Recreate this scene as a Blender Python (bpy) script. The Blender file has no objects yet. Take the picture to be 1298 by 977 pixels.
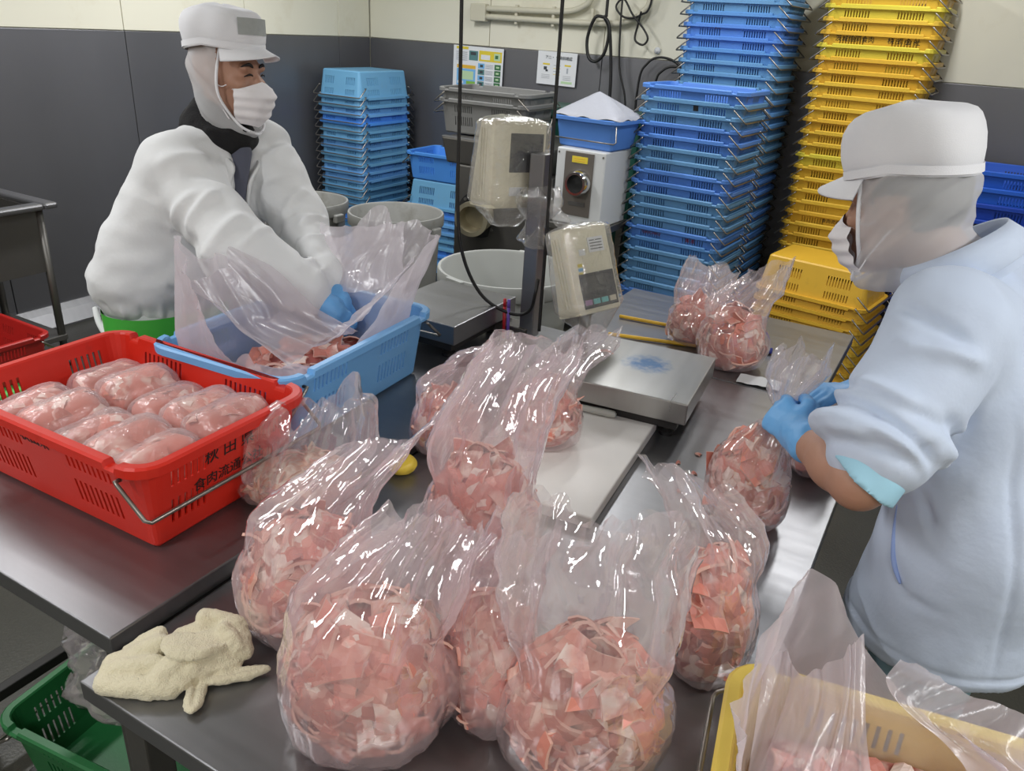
import bpy, bmesh, math, random
import numpy as np
from mathutils import Vector, Matrix, Euler

random.seed(7)
rng = np.random.default_rng(11)
PI = math.pi
SC = bpy.context.scene
COL = SC.collection

# ------------------------------------------------------------------ camera
def make_camera():
    pitch, roll, yaw = math.radians(24.6), math.radians(3.6), math.radians(28.5)
    fh = Vector((-math.sin(yaw), math.cos(yaw), 0))
    r = Vector((math.cos(yaw), math.sin(yaw), 0))
    up = Vector((0, 0, 1))
    F = fh * math.cos(pitch) - up * math.sin(pitch)
    U = fh * math.sin(pitch) + up * math.cos(pitch)
    r2 = r * math.cos(roll) + U * math.sin(roll)
    U2 = -r * math.sin(roll) + U * math.cos(roll)
    cd = bpy.data.cameras.new('camera')
    cd.sensor_width = 36
    cd.lens = 1000.0 / 1298 * 36
    cd.clip_start = 0.02
    co = bpy.data.objects.new('camera', cd)
    M = Matrix.Identity(4)
    for i in range(3):
        M[i][0], M[i][1], M[i][2] = r2[i], U2[i], -F[i]
    M[0][3], M[1][3], M[2][3] = 0, 0, 1.78
    co.matrix_world = M
    COL.objects.link(co)
    SC.camera = co
make_camera()

# ------------------------------------------------------------------ world, lamps, exposure
w = bpy.data.worlds.new('world'); SC.world = w; w.use_nodes = True
w.node_tree.nodes['Background'].inputs[0].default_value = (0.75, 0.8, 0.85, 1)
w.node_tree.nodes['Background'].inputs[1].default_value = 0.15
SC.view_settings.view_transform = 'Standard'
SC.view_settings.look = 'None'
SC.view_settings.gamma = 1
SC.view_settings.use_curve_mapping = False
SC.view_settings.exposure = 0.18
SC.cycles.transparent_max_bounces = 32
SC.cycles.max_bounces = 8
SC.cycles.use_denoising = True
CEIL = 2.75
LAMPS = [(-3.3, 0.9), (-3.3, 3.5), (-1.7, -1.0), (-1.6, 3.9), (-0.35, 4.2), (1.5, 1.4), (0.9, -1.3)]
LAMP_W = 36
for i, (lx, ly) in enumerate(LAMPS):
    ld = bpy.data.lights.new('fluorescent_light', 'AREA')
    ld.shape = 'RECTANGLE'; ld.size = 0.16; ld.size_y = 1.25
    ld.energy = LAMP_W * (0.55 if i in (3, 4) else 1.0); ld.color = (0.985, 0.99, 1.0)
    lo = bpy.data.objects.new('fluorescent_light', ld)
    lo.location = (lx, ly, CEIL - 0.075)
    COL.objects.link(lo)

# ------------------------------------------------------------------ helpers
def srgb(r, g, b):
    def f(c):
        c = c / 255.0
        return c / 12.92 if c <= 0.04045 else ((c + 0.055) / 1.055) ** 2.4
    return (f(r), f(g), f(b), 1.0)

def tag(o, label=None, cat=None, group=None, kind=None):
    if label: o['label'] = label
    if cat: o['category'] = cat
    if group: o['group'] = group
    if kind: o['kind'] = kind
    return o

def thing(name, label, cat, loc=(0, 0, 0), rotz=0.0, group=None, rot=None):
    o = bpy.data.objects.new(name, None)
    o.empty_display_size = 0.05
    o.location = loc
    o.rotation_euler = rot if rot else (0, 0, rotz)
    COL.objects.link(o)
    return tag(o, label, cat, group)

def link(name, me, parent=None, loc=None, rot=None, mat=None):
    o = bpy.data.objects.new(name, me)
    if parent is not None: o.parent = parent
    if loc is not None: o.location = loc
    if rot is not None: o.rotation_euler = rot
    COL.objects.link(o)
    return o

def mesh(name, V, F, mat=None, smooth=False):
    me = bpy.data.meshes.new(name)
    me.from_pydata([tuple(map(float, v)) for v in V], [], [tuple(map(int, f)) for f in F])
    if mat is not None: me.materials.append(mat)
    if smooth: me.polygons.foreach_set('use_smooth', [True] * len(me.polygons))
    me.update()
    return me

class MB:
    """collects simple shapes into one mesh"""
    def __init__(self): self.v = []; self.f = []
    def add(self, V, F):
        n = len(self.v)
        self.v += [tuple(p) for p in V]
        self.f += [tuple(i + n for i in f) for f in F]
        return self
    def box(self, c, s, rot=None, bev=0.0, taper=1.0):
        hx, hy, hz = s[0] / 2, s[1] / 2, s[2] / 2
        if bev > 0:
            bm = bmesh.new()
            bmesh.ops.create_cube(bm, size=1)
            for v in bm.verts:
                k = taper if v.co.z < 0 else 1.0
                v.co = Vector((v.co.x * s[0] * k, v.co.y * s[1] * k, v.co.z * s[2]))
            bmesh.ops.bevel(bm, geom=list(bm.edges), offset=bev, segments=2, profile=0.5, affect='EDGES')
            bm.verts.ensure_lookup_table()
            V = [v.co.copy() for v in bm.verts]
            for i, v in enumerate(bm.verts): v.index = i
            F = [[v.index for v in f.verts] for f in bm.faces]
            bm.free()
        else:
            k = taper
            V = [Vector(p) for p in ((-hx*k, -hy*k, -hz), (hx*k, -hy*k, -hz), (hx*k, hy*k, -hz), (-hx*k, hy*k, -hz), (-hx, -hy, hz), (hx, -hy, hz), (hx, hy, hz), (-hx, hy, hz))]
            F = [(3, 2, 1, 0), (4, 5, 6, 7), (0, 1, 5, 4), (1, 2, 6, 5), (2, 3, 7, 6), (3, 0, 4, 7)]
        R = Euler(rot).to_matrix() if rot else None
        C = Vector(c)
        return self.add([(R @ v if R else v) + C for v in V], F)
    def tube(self, path, r, n=8, closed=False, caps=True):
        P = [Vector(p) for p in path]
        m = len(P)
        rs = r if isinstance(r, (list, tuple)) else [r] * m
        V = []; up = None
        for i, p in enumerate(P):
            a = P[i - 1] if (i > 0 or closed) else P[i]
            b = P[(i + 1) % m] if (i < m - 1 or closed) else P[i]
            t = (b - a).normalized()
            if up is None:
                up = Vector((0, 0, 1)) if abs(t.z) < 0.9 else Vector((1, 0, 0))
            s = t.cross(up)
            if s.length < 1e-5: s = t.orthogonal()
            s.normalize(); up = s.cross(t).normalized()
            for k in range(n):
                an = 2 * PI * k / n
                V.append(p + (s * math.cos(an) + up * math.sin(an)) * rs[i])
        F = []
        for i in range(m if closed else m - 1):
            for k in range(n):
                a = i * n + k; b = i * n + (k + 1) % n
                c = ((i + 1) % m) * n + (k + 1) % n; d = ((i + 1) % m) * n + k
                F.append((a, b, c, d))
        if caps and not closed:
            F.append(tuple(range(n - 1, -1, -1))); F.append(tuple((m - 1) * n + k for k in range(n)))
        return self.add(V, F)
    def lathe(self, prof, n=32, c=(0, 0, 0), axis=None, cap0=False, cap1=False):
        V = []; F = []
        R = Vector((0, 0, 1)).rotation_difference(Vector(axis)).to_matrix() if axis else None
        for r, z in prof:
            for k in range(n):
                v = Vector((r * math.cos(2 * PI * k / n), r * math.sin(2 * PI * k / n), z))
                V.append((R @ v if R else v) + Vector(c))
        for i in range(len(prof) - 1):
            for k in range(n):
                F.append((i * n + k, i * n + (k + 1) % n, (i + 1) * n + (k + 1) % n, (i + 1) * n + k))
        if cap0: F.append(tuple(range(n - 1, -1, -1)))
        if cap1: F.append(tuple((len(prof) - 1) * n + k for k in range(n)))
        return self.add(V, F)
    def prism(self, pts, z0, z1):
        n = len(pts)
        V = [(x, y, z0) for x, y in pts] + [(x, y, z1) for x, y in pts]
        F = [tuple(range(n - 1, -1, -1)), tuple(range(n, 2 * n))] + [(i, (i + 1) % n, n + (i + 1) % n, n + i) for i in range(n)]
        return self.add(V, F)
    def mesh(self, name, mat=None, smooth=False): return mesh(name, self.v, self.f, mat, smooth)
    def obj(self, name, mat, parent=None, smooth=False, loc=None, rot=None):
        return link(name, self.mesh(name, mat, smooth), parent, loc, rot)

def shade_auto(o, angle=40):
    me = o.data
    me.polygons.foreach_set('use_smooth', [True] * len(me.polygons))
    bm = bmesh.new(); bm.from_mesh(me)
    for e in bm.edges:
        if len(e.link_faces) == 2 and e.calc_face_angle(0) > math.radians(angle): e.smooth = False
    bm.to_mesh(me); bm.free()
    return o

def bez(pts, n=8):
    """catmull-rom through points"""
    P = [Vector(p) for p in pts]; out = []
    for i in range(len(P) - 1):
        p0 = P[max(i - 1, 0)]; p1 = P[i]; p2 = P[i + 1]; p3 = P[min(i + 2, len(P) - 1)]
        for k in range(n):
            t = k / n
            out.append(0.5 * ((2 * p1) + (p2 - p0) * t + (2 * p0 - 5 * p1 + 4 * p2 - p3) * t * t + (3 * p1 - p0 - 3 * p2 + p3) * t ** 3))
    out.append(P[-1])
    return out

# vectorised value noise --------------------------------------------------
_NT = rng.random((64, 64, 64)).astype(np.float32) * 2 - 1
def vnoise(P, freq=1.0, seed=0):
    Q = np.asarray(P, dtype=np.float32) * np.asarray(freq, dtype=np.float32) + np.float32(seed * 17.31)
    I = np.floor(Q).astype(np.int64); f = Q - I
    f = f * f * (3 - 2 * f)
    I &= 63; J = (I + 1) & 63
    x, y, z = f[..., 0], f[..., 1], f[..., 2]
    def g(a, b, c): return _NT[a, b, c]
    c00 = g(I[..., 0], I[..., 1], I[..., 2]) * (1 - x) + g(J[..., 0], I[..., 1], I[..., 2]) * x
    c10 = g(I[..., 0], J[..., 1], I[..., 2]) * (1 - x) + g(J[..., 0], J[..., 1], I[..., 2]) * x
    c01 = g(I[..., 0], I[..., 1], J[..., 2]) * (1 - x) + g(J[..., 0], I[..., 1], J[..., 2]) * x
    c11 = g(I[..., 0], J[..., 1], J[..., 2]) * (1 - x) + g(J[..., 0], J[..., 1], J[..., 2]) * x
    return (c00 * (1 - y) + c10 * y) * (1 - z) + (c01 * (1 - y) + c11 * y) * z

# ------------------------------------------------------------------ materials
def new_mat(name):
    m = bpy.data.materials.new(name); m.use_nodes = True
    nt = m.node_tree
    return m, nt, nt.nodes['Principled BSDF']

def mat(name, rgb, rough=0.5, metal=0.0, var=0.0, vscale=6.0, bump=0.0, bscale=60.0, stretch=None, rvar=0.0, spec=None, dirt=None, dirt_scale=3.0, dirt_lo=0.55, dirt_hi=0.75, sheen=0.0, objrand=0.0):
    """principled with noise variation in colour, roughness and relief"""
    m, nt, b = new_mat(name)
    N = nt.nodes; L = nt.links
    col = srgb(*rgb)
    b.inputs['Base Color'].default_value = col
    b.inputs['Roughness'].default_value = rough
    b.inputs['Metallic'].default_value = metal
    if spec is not None: b.inputs['Specular IOR Level'].default_value = spec
    if sheen: b.inputs['Sheen Weight'].default_value = sheen
    tc = N.new('ShaderNodeTexCoord')
    src = tc.outputs['Object']
    if stretch:
        mp = N.new('ShaderNodeMapping'); mp.inputs['Scale'].default_value = stretch
        L.new(src, mp.inputs['Vector']); src = mp.outputs['Vector']
    out = None
    if var > 0:
        nz = N.new('ShaderNodeTexNoise'); nz.inputs['Scale'].default_value = vscale; nz.inputs['Detail'].default_value = 5
        L.new(src, nz.inputs['Vector'])
        mx = N.new('ShaderNodeMix'); mx.data_type = 'RGBA'
        mx.inputs[6].default_value = tuple(c * (1 - var) for c in col[:3]) + (1,)
        mx.inputs[7].default_value = tuple(min(1, c * (1 + var)) for c in col[:3]) + (1,)
        L.new(nz.outputs['Fac'], mx.inputs[0]); out = mx.outputs[2]
        if rvar > 0:
            mr = N.new('ShaderNodeMapRange')
            mr.inputs['To Min'].default_value = max(0.02, rough - rvar); mr.inputs['To Max'].default_value = rough + rvar
            L.new(nz.outputs['Fac'], mr.inputs['Value']); L.new(mr.outputs['Result'], b.inputs['Roughness'])
    if dirt:
        nz2 = N.new('ShaderNodeTexNoise'); nz2.inputs['Scale'].default_value = dirt_scale; nz2.inputs['Detail'].default_value = 8; nz2.inputs['Roughness'].default_value = 0.65
        L.new(tc.outputs['Object'], nz2.inputs['Vector'])
        mr2 = N.new('ShaderNodeMapRange'); mr2.inputs['From Min'].default_value = dirt_lo; mr2.inputs['From Max'].default_value = dirt_hi
        L.new(nz2.outputs['Fac'], mr2.inputs['Value'])
        mx2 = N.new('ShaderNodeMix'); mx2.data_type = 'RGBA'
        L.new(mr2.outputs['Result'], mx2.inputs[0])
        if out is not None: L.new(out, mx2.inputs[6])
        else: mx2.inputs[6].default_value = col
        mx2.inputs[7].default_value = srgb(*dirt); out = mx2.outputs[2]
    if objrand > 0:
        oi = N.new('ShaderNodeObjectInfo')
        hs = N.new('ShaderNodeHueSaturation')
        mr3 = N.new('ShaderNodeMapRange'); mr3.inputs['To Min'].default_value = 1 - objrand; mr3.inputs['To Max'].default_value = 1 + objrand
        L.new(oi.outputs['Random'], mr3.inputs['Value']); L.new(mr3.outputs['Result'], hs.inputs['Value'])
        if out is not None: L.new(out, hs.inputs['Color'])
        else: hs.inputs['Color'].default_value = col
        out = hs.outputs['Color']
    if out is not None: L.new(out, b.inputs['Base Color'])
    if bump > 0:
        nb = N.new('ShaderNodeTexNoise'); nb.inputs['Scale'].default_value = bscale; nb.inputs['Detail'].default_value = 4
        L.new(src, nb.inputs['Vector'])
        bp = N.new('ShaderNodeBump'); bp.inputs['Strength'].default_value = bump; bp.inputs['Distance'].default_value = 0.01
        L.new(nb.outputs['Fac'], bp.inputs['Height']); L.new(bp.outputs['Normal'], b.inputs['Normal'])
    return m

def film_mat(name, tint=(235, 225, 228), milk=0.10, edge=0.45, rough=0.10, bump=0.35, bscale=22.0, gloss=1.0):
    """thin clear polythene: mostly see-through, milkier at grazing angles, glossy"""
    m = bpy.data.materials.new(name); m.use_nodes = True
    nt = m.node_tree; N = nt.nodes; L = nt.links; N.clear()
    out = N.new('ShaderNodeOutputMaterial')
    tr = N.new('ShaderNodeBsdfTransparent'); tr.inputs[0].default_value = (0.975, 0.97, 0.975, 1)
    df = N.new('ShaderNodeBsdfDiffuse'); df.inputs[0].default_value = srgb(*tint)
    tl = N.new('ShaderNodeBsdfTranslucent'); tl.inputs[0].default_value = srgb(*tint)
    gl = N.new('ShaderNodeBsdfGlossy'); gl.inputs['Roughness'].default_value = rough; gl.inputs[0].default_value = (1, 1, 1, 1)
    tc = N.new('ShaderNodeTexCoord')
    nz = N.new('ShaderNodeTexNoise'); nz.inputs['Scale'].default_value = bscale; nz.inputs['Detail'].default_value = 4; nz.inputs['Distortion'].default_value = 1.6
    L.new(tc.outputs['Object'], nz.inputs['Vector'])
    bp = N.new('ShaderNodeBump'); bp.inputs['Strength'].default_value = bump; bp.inputs['Distance'].default_value = 0.008
    L.new(nz.outputs['Fac'], bp.inputs['Height'])
    for s in (df, tl, gl): L.new(bp.outputs['Normal'], s.inputs['Normal'])
    mk = N.new('ShaderNodeMixShader'); mk.inputs[0].default_value = 0.5
    L.new(df.outputs[0], mk.inputs[1]); L.new(tl.outputs[0], mk.inputs[2])
    lw = N.new('ShaderNodeLayerWeight'); lw.inputs['Blend'].default_value = 0.35
    mr = N.new('ShaderNodeMapRange'); mr.inputs['To Min'].default_value = milk; mr.inputs['To Max'].default_value = edge
    L.new(lw.outputs['Facing'], mr.inputs['Value'])
    m1 = N.new('ShaderNodeMixShader')
    L.new(mr.outputs['Result'], m1.inputs[0]); L.new(tr.outputs[0], m1.inputs[1]); L.new(mk.outputs[0], m1.inputs[2])
    lw2 = N.new('ShaderNodeLayerWeight'); lw2.inputs['Blend'].default_value = 0.5
    L.new(bp.outputs['Normal'], lw2.inputs['Normal'])
    pw = N.new('ShaderNodeMath'); pw.operation = 'POWER'; pw.inputs[1].default_value = 4.0
    L.new(lw2.outputs['Facing'], pw.inputs[0])
    mm = N.new('ShaderNodeMath'); mm.operation = 'MULTIPLY_ADD'; mm.inputs[1].default_value = 0.5 * gloss; mm.inputs[2].default_value = 0.055 * gloss; mm.use_clamp = True
    L.new(pw.outputs[0], mm.inputs[0])
    m2 = N.new('ShaderNodeMixShader')
    L.new(mm.outputs[0], m2.inputs[0]); L.new(m1.outputs[0], m2.inputs[1]); L.new(gl.outputs[0], m2.inputs[2])
    L.new(m2.outputs[0], out.inputs['Surface'])
    return m

def meat_mat(name, lean=(205, 122, 110), fat=(232, 205, 192), lo=0.50, hi=0.60, scale=26):
    m, nt, b = new_mat(name); N = nt.nodes; L = nt.links
    tc = N.new('ShaderNodeTexCoord'); oi = N.new('ShaderNodeObjectInfo')
    ad = N.new('ShaderNodeVectorMath'); ad.operation = 'ADD'
    cm = N.new('ShaderNodeCombineXYZ'); sc = N.new('ShaderNodeMath'); sc.operation = 'MULTIPLY'; sc.inputs[1].default_value = 40
    L.new(oi.outputs['Random'], sc.inputs[0]); L.new(sc.outputs[0], cm.inputs[0]); L.new(sc.outputs[0], cm.inputs[1])
    L.new(tc.outputs['Object'], ad.inputs[0]); L.new(cm.outputs[0], ad.inputs[1])
    nz = N.new('ShaderNodeTexNoise'); nz.inputs['Scale'].default_value = scale; nz.inputs['Detail'].default_value = 3; nz.inputs['Distortion'].default_value = 0.6
    L.new(ad.outputs[0], nz.inputs['Vector'])
    mr = N.new('ShaderNodeMapRange'); mr.inputs['From Min'].default_value = lo; mr.inputs['From Max'].default_value = hi
    L.new(nz.outputs['Fac'], mr.inputs['Value'])
    hs = N.new('ShaderNodeHueSaturation'); hs.inputs['Color'].default_value = srgb(*lean)
    r1 = N.new('ShaderNodeMapRange'); r1.inputs['To Min'].default_value = 0.75; r1.inputs['To Max'].default_value = 1.2
    L.new(oi.outputs['Random'], r1.inputs['Value']); L.new(r1.outputs[0], hs.inputs['Value'])
    mx = N.new('ShaderNodeMix'); mx.data_type = 'RGBA'
    L.new(mr.outputs[0], mx.inputs[0]); L.new(hs.outputs[0], mx.inputs[6]); mx.inputs[7].default_value = srgb(*fat)
    L.new(mx.outputs[2], b.inputs['Base Color'])
    b.inputs['Roughness'].default_value = 0.42
    b.inputs['Subsurface Weight'].default_value = 0.0
    return m

M = {}
M['steel'] = mat('brushed_steel', (138, 138, 140), 0.34, 0.85, 0.10, 3.0, 0.04, 90, (1, 14, 1), rvar=0.07)
M['steel_dark'] = mat('dull_steel', (112, 110, 106), 0.42, 0.8, 0.15, 4.0, 0.05, 60)
M['steel_clad'] = mat('steel_cladding', (122, 122, 126), 0.42, 0.7, 0.14, 1.6, 0.05, 30, (1, 1, 0.3), rvar=0.08)
M['steel_wire'] = mat('steel_wire', (150, 145, 138), 0.35, 0.9)
M['dark_metal'] = mat('dark_painted_metal', (46, 44, 43), 0.5, 0.3, 0.2, 6)
M['cream'] = mat('cream_wall_panel', (226, 223, 205), 0.55, 0, 0.03, 2.0, dirt=(200, 190, 160), dirt_scale=1.8, dirt_lo=0.58, dirt_hi=0.9)
M['floor'] = mat('wet_green_grey_floor', (53, 52, 45), 0.42, 0, 0.25, 3.0, 0.15, 120, dirt=(120, 118, 105), dirt_scale=90, dirt_lo=0.66, dirt_hi=0.72)
M['ceiling'] = mat('ceiling_paint', (232, 232, 226), 0.7)
M['rubber'] = mat('black_rubber', (24, 23, 23), 0.45)
M['black'] = mat('matt_black', (18, 18, 18), 0.6)
M['white_plastic'] = mat('white_cutting_board_plastic', (236, 233, 228), 0.5, 0, 0.02, 8, 0.05, 200)
M['ivory'] = mat('ivory_plastic', (222, 216, 192), 0.42, 0, 0.03, 5)
M['wood'] = mat('dark_wood', (70, 44, 34), 0.6, 0, 0.25, 8, stretch=(1, 9, 9))
M['skin'] = mat('skin', (178, 134, 112), 0.5, 0, 0.06, 14, 0.05, 130)
# ------------------------------------------------------------------ the room
XL, XR, YB, YF = -4.5, 3.0, 5.5, -3.0
PT = 1.612      # top of the steel cladding
def struct(name, mb, m, parent=None):
    o = mb.obj(name, m, parent)
    if parent is None: tag(o, kind='structure')
    return o
struct('floor', MB().box(((XL + XR) / 2, (YB + YF) / 2, -0.05), (XR - XL + 0.4, YB - YF + 0.4, 0.1)), M['floor'])
struct('ceiling', MB().box(((XL + XR) / 2, (YB + YF) / 2, CEIL + 0.05), (XR - XL + 0.4, YB - YF + 0.4, 0.1)), M['ceiling'])
wl = struct('wall_left', MB().box((XL - 0.085, (YB + YF) / 2, CEIL / 2), (0.13, YB - YF + 0.3, CEIL)), M['cream'])
wb = struct('wall_back', MB().box(((XL + XR) / 2, YB + 0.085, CEIL / 2), (XR - XL, 0.13, CEIL)), M['cream'])
wr = struct('wall_right', MB().box((XR + 0.065, (YB + YF) / 2, CEIL / 2), (0.13, YB - YF + 0.3, CEIL)), M['cream'])
wf = struct('wall_front', MB().box(((XL + XR) / 2, YF - 0.065, CEIL / 2), (XR - XL, 0.13, CEIL)), M['cream'])
def sheets(wall, axis, edges, face):
    for a, b in zip(edges[:-1], edges[1:]):
        for (z0, z1, m, nm, prot) in ((0.10, PT, M['steel_clad'], 'steel_sheet', 0.018), (PT + 0.002, CEIL, M['cream'], 'wall_panel', 0.012)):
            c = (a + b) / 2; wdt = b - a - 0.005
            # sheets stand proud of the wall core, the joints between them are recessed
            if axis == 'y':
                MB().box((face - 0.02 + prot / 2, c, (z0 + z1) / 2), (0.02, wdt, z1 - z0 - 0.003), bev=0.002).obj(nm, m, wall)
            else:
                MB().box((c, face + 0.02 - prot / 2, (z0 + z1) / 2), (wdt, 0.02, z1 - z0 - 0.003), bev=0.002).obj(nm, m, wall)
sheets(wl, 'y', [-3.0, -2.33, -1.4, -0.47, 0.46, 1.395, 2.328, 3.261, 4.194, 5.128, 5.5], XL)
sheets(wb, 'x', [-4.5, -3.366, -2.433, -1.5, -0.567, 0.366, 1.3, 2.23, 3.0], YB)
# steel skirting with a sloping top
sk = MB()
prof = [(0, 0.115), (0.012, 0.115), (0.05, 0.085), (0.095, 0.012), (0.095, 0), (0, 0)]
V = [(XL + x, y, z) for y in (YF, YB) for x, z in prof]; n = len(prof)
sk.add(V, [(i, (i + 1) % n, n + (i + 1) % n, n + i) for i in range(n)])
struct('baseboard_left', sk, M['steel'])
sk = MB()
V = [(x2, YB - x, z) for x2 in (XL, XR) for x, z in prof]
sk.add(V, [(i, n + i, n + (i + 1) % n, (i + 1) % n) for i in range(n)])
struct('baseboard_back', sk, M['steel'])

# fluorescent fixtures on the ceiling (housing only, the lamp itself is the light)
hm = MB().box((0, 0, 0), (0.22, 1.32, 0.05), bev=0.008).mesh('housing', M['ceiling'])
for i, (lx, ly) in enumerate(LAMPS):
    t = thing('ceiling_light', 'fluorescent ceiling fixture ' + ('above the sink', 'above the grey buckets', 'behind the photographer on the left', 'above the white control box', 'above the rear work table', 'right of the right worker', 'behind the photographer on the right')[i], 'light', (lx, ly, CEIL - 0.065), 0, 'ceiling fixtures')
    link('housing', hm, t, (0, 0, 0.03))

# ------------------------------------------------------------------ posters, conduit and cables on the back wall
M['paper'] = mat('white_paper', (226, 228, 230), 0.7)
def pm(n, c): return mat(n, c, 0.65)
PC = {'y': pm('print_yellow', (222, 200, 60)), 'o': pm('print_orange', (224, 178, 60)), 'b': pm('print_blue', (120, 180, 225)), 'g': pm('print_green', (130, 180, 70)), 't': pm('print_teal', (86, 130, 130)), 'k': pm('print_dark', (60, 66, 70)), 'l': pm('print_pale_green', (186, 214, 170)), 'd': pm('print_dark_green', (60, 110, 70)), 'w': M['paper'], 'e': pm('print_grey', (168, 172, 178))}
def text_mesh(txt, size, m, align='CENTER', extrude=0.0004, spacing=1.0):
    cu = bpy.data.curves.new('lettering', 'FONT'); cu.body = txt; cu.size = size
    cu.align_x = align; cu.align_y = 'CENTER'; cu.extrude = extrude; cu.resolution_u = 2; cu.space_character = spacing
    ob = bpy.data.objects.new('lettering_tmp', cu); COL.objects.link(ob)
    dg = bpy.context.evaluated_depsgraph_get()
    me = bpy.data.meshes.new_from_object(ob.evaluated_get(dg)); me.name = 'lettering'
    bpy.data.objects.remove(ob); bpy.data.curves.remove(cu)
    me.materials.clear(); me.materials.append(m)
    return me
def poster(label, x0, x1, z0, z1, blocks, texts, tilt=0.0):
    t = thing('poster', label, 'poster', ((x0 + x1) / 2, YB - 0.0195, (z0 + z1) / 2), group='notices on the back wall', rot=(0, tilt, 0))
    W_, H_ = x1 - x0, z1 - z0
    MB().box((0, 0, 0), (W_, 0.002, H_)).obj('sheet', M['paper'], t)
    for k, (a, b, c, d, col) in enumerate(blocks):
        MB().box(((a + b - 1) / 2 * W_, -0.0014 - 0.0001 * k, (0.5 - (c + d) / 2) * H_), ((b - a) * W_, 0.001, (d - c) * H_)).obj('print_block', PC[col], t)
    for (a, c, s, tx, col) in texts:
        link('lettering', text_mesh(tx, s, PC[col]), t, ((a - 0.5) * W_, -0.006, (0.5 - c) * H_), (PI / 2, 0, 0))
bl = [(0.06, 0.30, 0.02, 0.08, 'y'), (0.32, 0.50, 0.10, 0.32, 't'), (0.35, 0.46, 0.13, 0.20, 'k'), (0.52, 0.97, 0.08, 0.32, 'y'), (0.56, 0.74, 0.17, 0.28, 'w'), (0.82, 0.94, 0.12, 0.28, 'l'), (0.84, 0.9, 0.16, 0.24, 'd'),
      (0.08, 0.46, 0.44, 0.52, 'o'), (0.08, 0.46, 0.53, 0.92, 'b'), (0.18, 0.42, 0.58, 0.78, 'l'), (0.28, 0.46, 0.81, 0.92, 'g'), (0.10, 0.22, 0.82, 0.88, 'w')]
for k in range(4):
    bl.append((0.51, 0.64, 0.37 + 0.14 * k, 0.49 + 0.14 * k, 't' if k % 2 else 'b')); bl.append((0.55, 0.61, 0.40 + 0.14 * k, 0.46 + 0.14 * k, 'k'))
    bl.append((0.84, 0.96, 0.37 + 0.14 * k, 0.49 + 0.14 * k, 'd')); bl.append((0.87, 0.93, 0.41 + 0.14 * k, 0.45 + 0.14 * k, 'l'))
    for q in range(3): bl.append((0.66, 0.81, 0.39 + 0.14 * k + 0.035 * q, 0.40 + 0.14 * k + 0.035 * q, 'e'))
for q in range(5): bl.append((0.06, 0.29, 0.14 + 0.045 * q, 0.15 + 0.045 * q, 'e'))
poster('larger colour notice with blue map block and green photos, on the cladding', -3.668, -3.223, 1.30, 1.606, bl, [], 0.012)
bl = [(0.14, 0.32, 0.36, 0.41, 'y'), (0.70, 0.86, 0.36, 0.41, 'y'), (0.17, 0.25, 0.46, 0.56, 'k'), (0.22, 0.28, 0.55, 0.61, 'k'), (0.76, 0.80, 0.46, 0.62, 'e'), (0.64, 0.92, 0.86, 0.93, 'l')]
for q in range(4): bl.append((0.42, 0.60, 0.40 + 0.09 * q, 0.415 + 0.09 * q, 'y' if q % 2 else 'e'))
for q in range(3): bl.append((0.12, 0.34, 0.70 + 0.05 * q, 0.712 + 0.05 * q, 'e')); bl.append((0.68, 0.88, 0.70 + 0.05 * q, 0.712 + 0.05 * q, 'e'))
poster('smaller white notice with black heading, near the hanging cable', -2.931, -2.616, 1.39, 1.614, bl, [(0.32, 0.18, 0.026, 'アニ・', 'k'), (0.68, 0.18, 0.026, '使用前確認', 'k')], 0.012)

M['conduit'] = mat('cream_conduit', (200, 196, 176), 0.5)
def wire_thing(name, label, cat, pts, r, m, n=8, seg=8, group=None):
    base = Vector(pts[0])
    t = MB().tube([p - base for p in bez(pts, seg)], r, n)
    o = t.obj(name, m, None, True, base)
    return tag(o, label, cat, group)
YW = YB - 0.045
cp = thing('cable_conduit', 'cream double conduit pipe with junction box high on the wall', 'conduit', (-3.43, YW, 1.84))
MB().box((0, 0, 0), (0.13, 0.06, 0.12), bev=0.008).obj('junction_box', M['conduit'], cp)
MB().tube([p - Vector((-3.43, YW, 1.84)) for p in bez([(-3.38, YW, 1.87), (-2.95, YW, 1.872), (-2.72, YW, 1.878), (-2.60, YW, 1.91), (-2.53, YW, 1.99), (-2.51, YW, 2.3), (-2.51, YW, 2.74)], 8)], 0.021, 10).obj('pipe', M['conduit'], cp, True)
MB().tube([p - Vector((-3.43, YW, 1.84)) for p in bez([(-3.38, YW, 1.815), (-2.8, YW, 1.812), (-2.45, YW, 1.815), (-2.28, YW, 1.83), (-2.15, YW, 1.90), (-2.10, YW, 2.05), (-2.09, YW, 2.74)], 8)], 0.021, 10).obj('pipe', M['conduit'], cp, True)
for x in (-3.12, -2.82, -2.52):
    MB().box((x + 3.43, 0.012, 0.0), (0.022, 0.03, 0.13), bev=0.004).obj('pipe_clip', M['conduit'], cp)
YC = YB - 0.085
wire_thing('power_cable', 'thick black cable coiled in a long loop on the wall', 'cable', [(-2.39, YC, 2.74), (-2.395, YC, 1.95), (-2.40, YC, 1.86), (-2.47, YC - 0.01, 1.85), (-2.52, YC, 1.72), (-2.50, YC, 1.60), (-2.44, YC, 1.575), (-2.38, YC, 1.64), (-2.365, YC, 1.78), (-2.40, YC - 0.012, 1.85), (-2.36, YC - 0.012, 1.80), (-2.33, YC, 1.6), (-2.31, YC, 1.36), (-2.31, YC, 0.9)], 0.011, M['rubber'], seg=6)
wire_thing('power_cable', 'thin black cable hanging straight down beside the loop', 'cable', [(-2.29, YC, 2.05), (-2.285, YC, 1.82), (-2.26, YC, 1.55), (-2.19, YC, 1.33), (-2.17, YC, 1.0)], 0.007, M['rubber'], seg=6)
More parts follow.
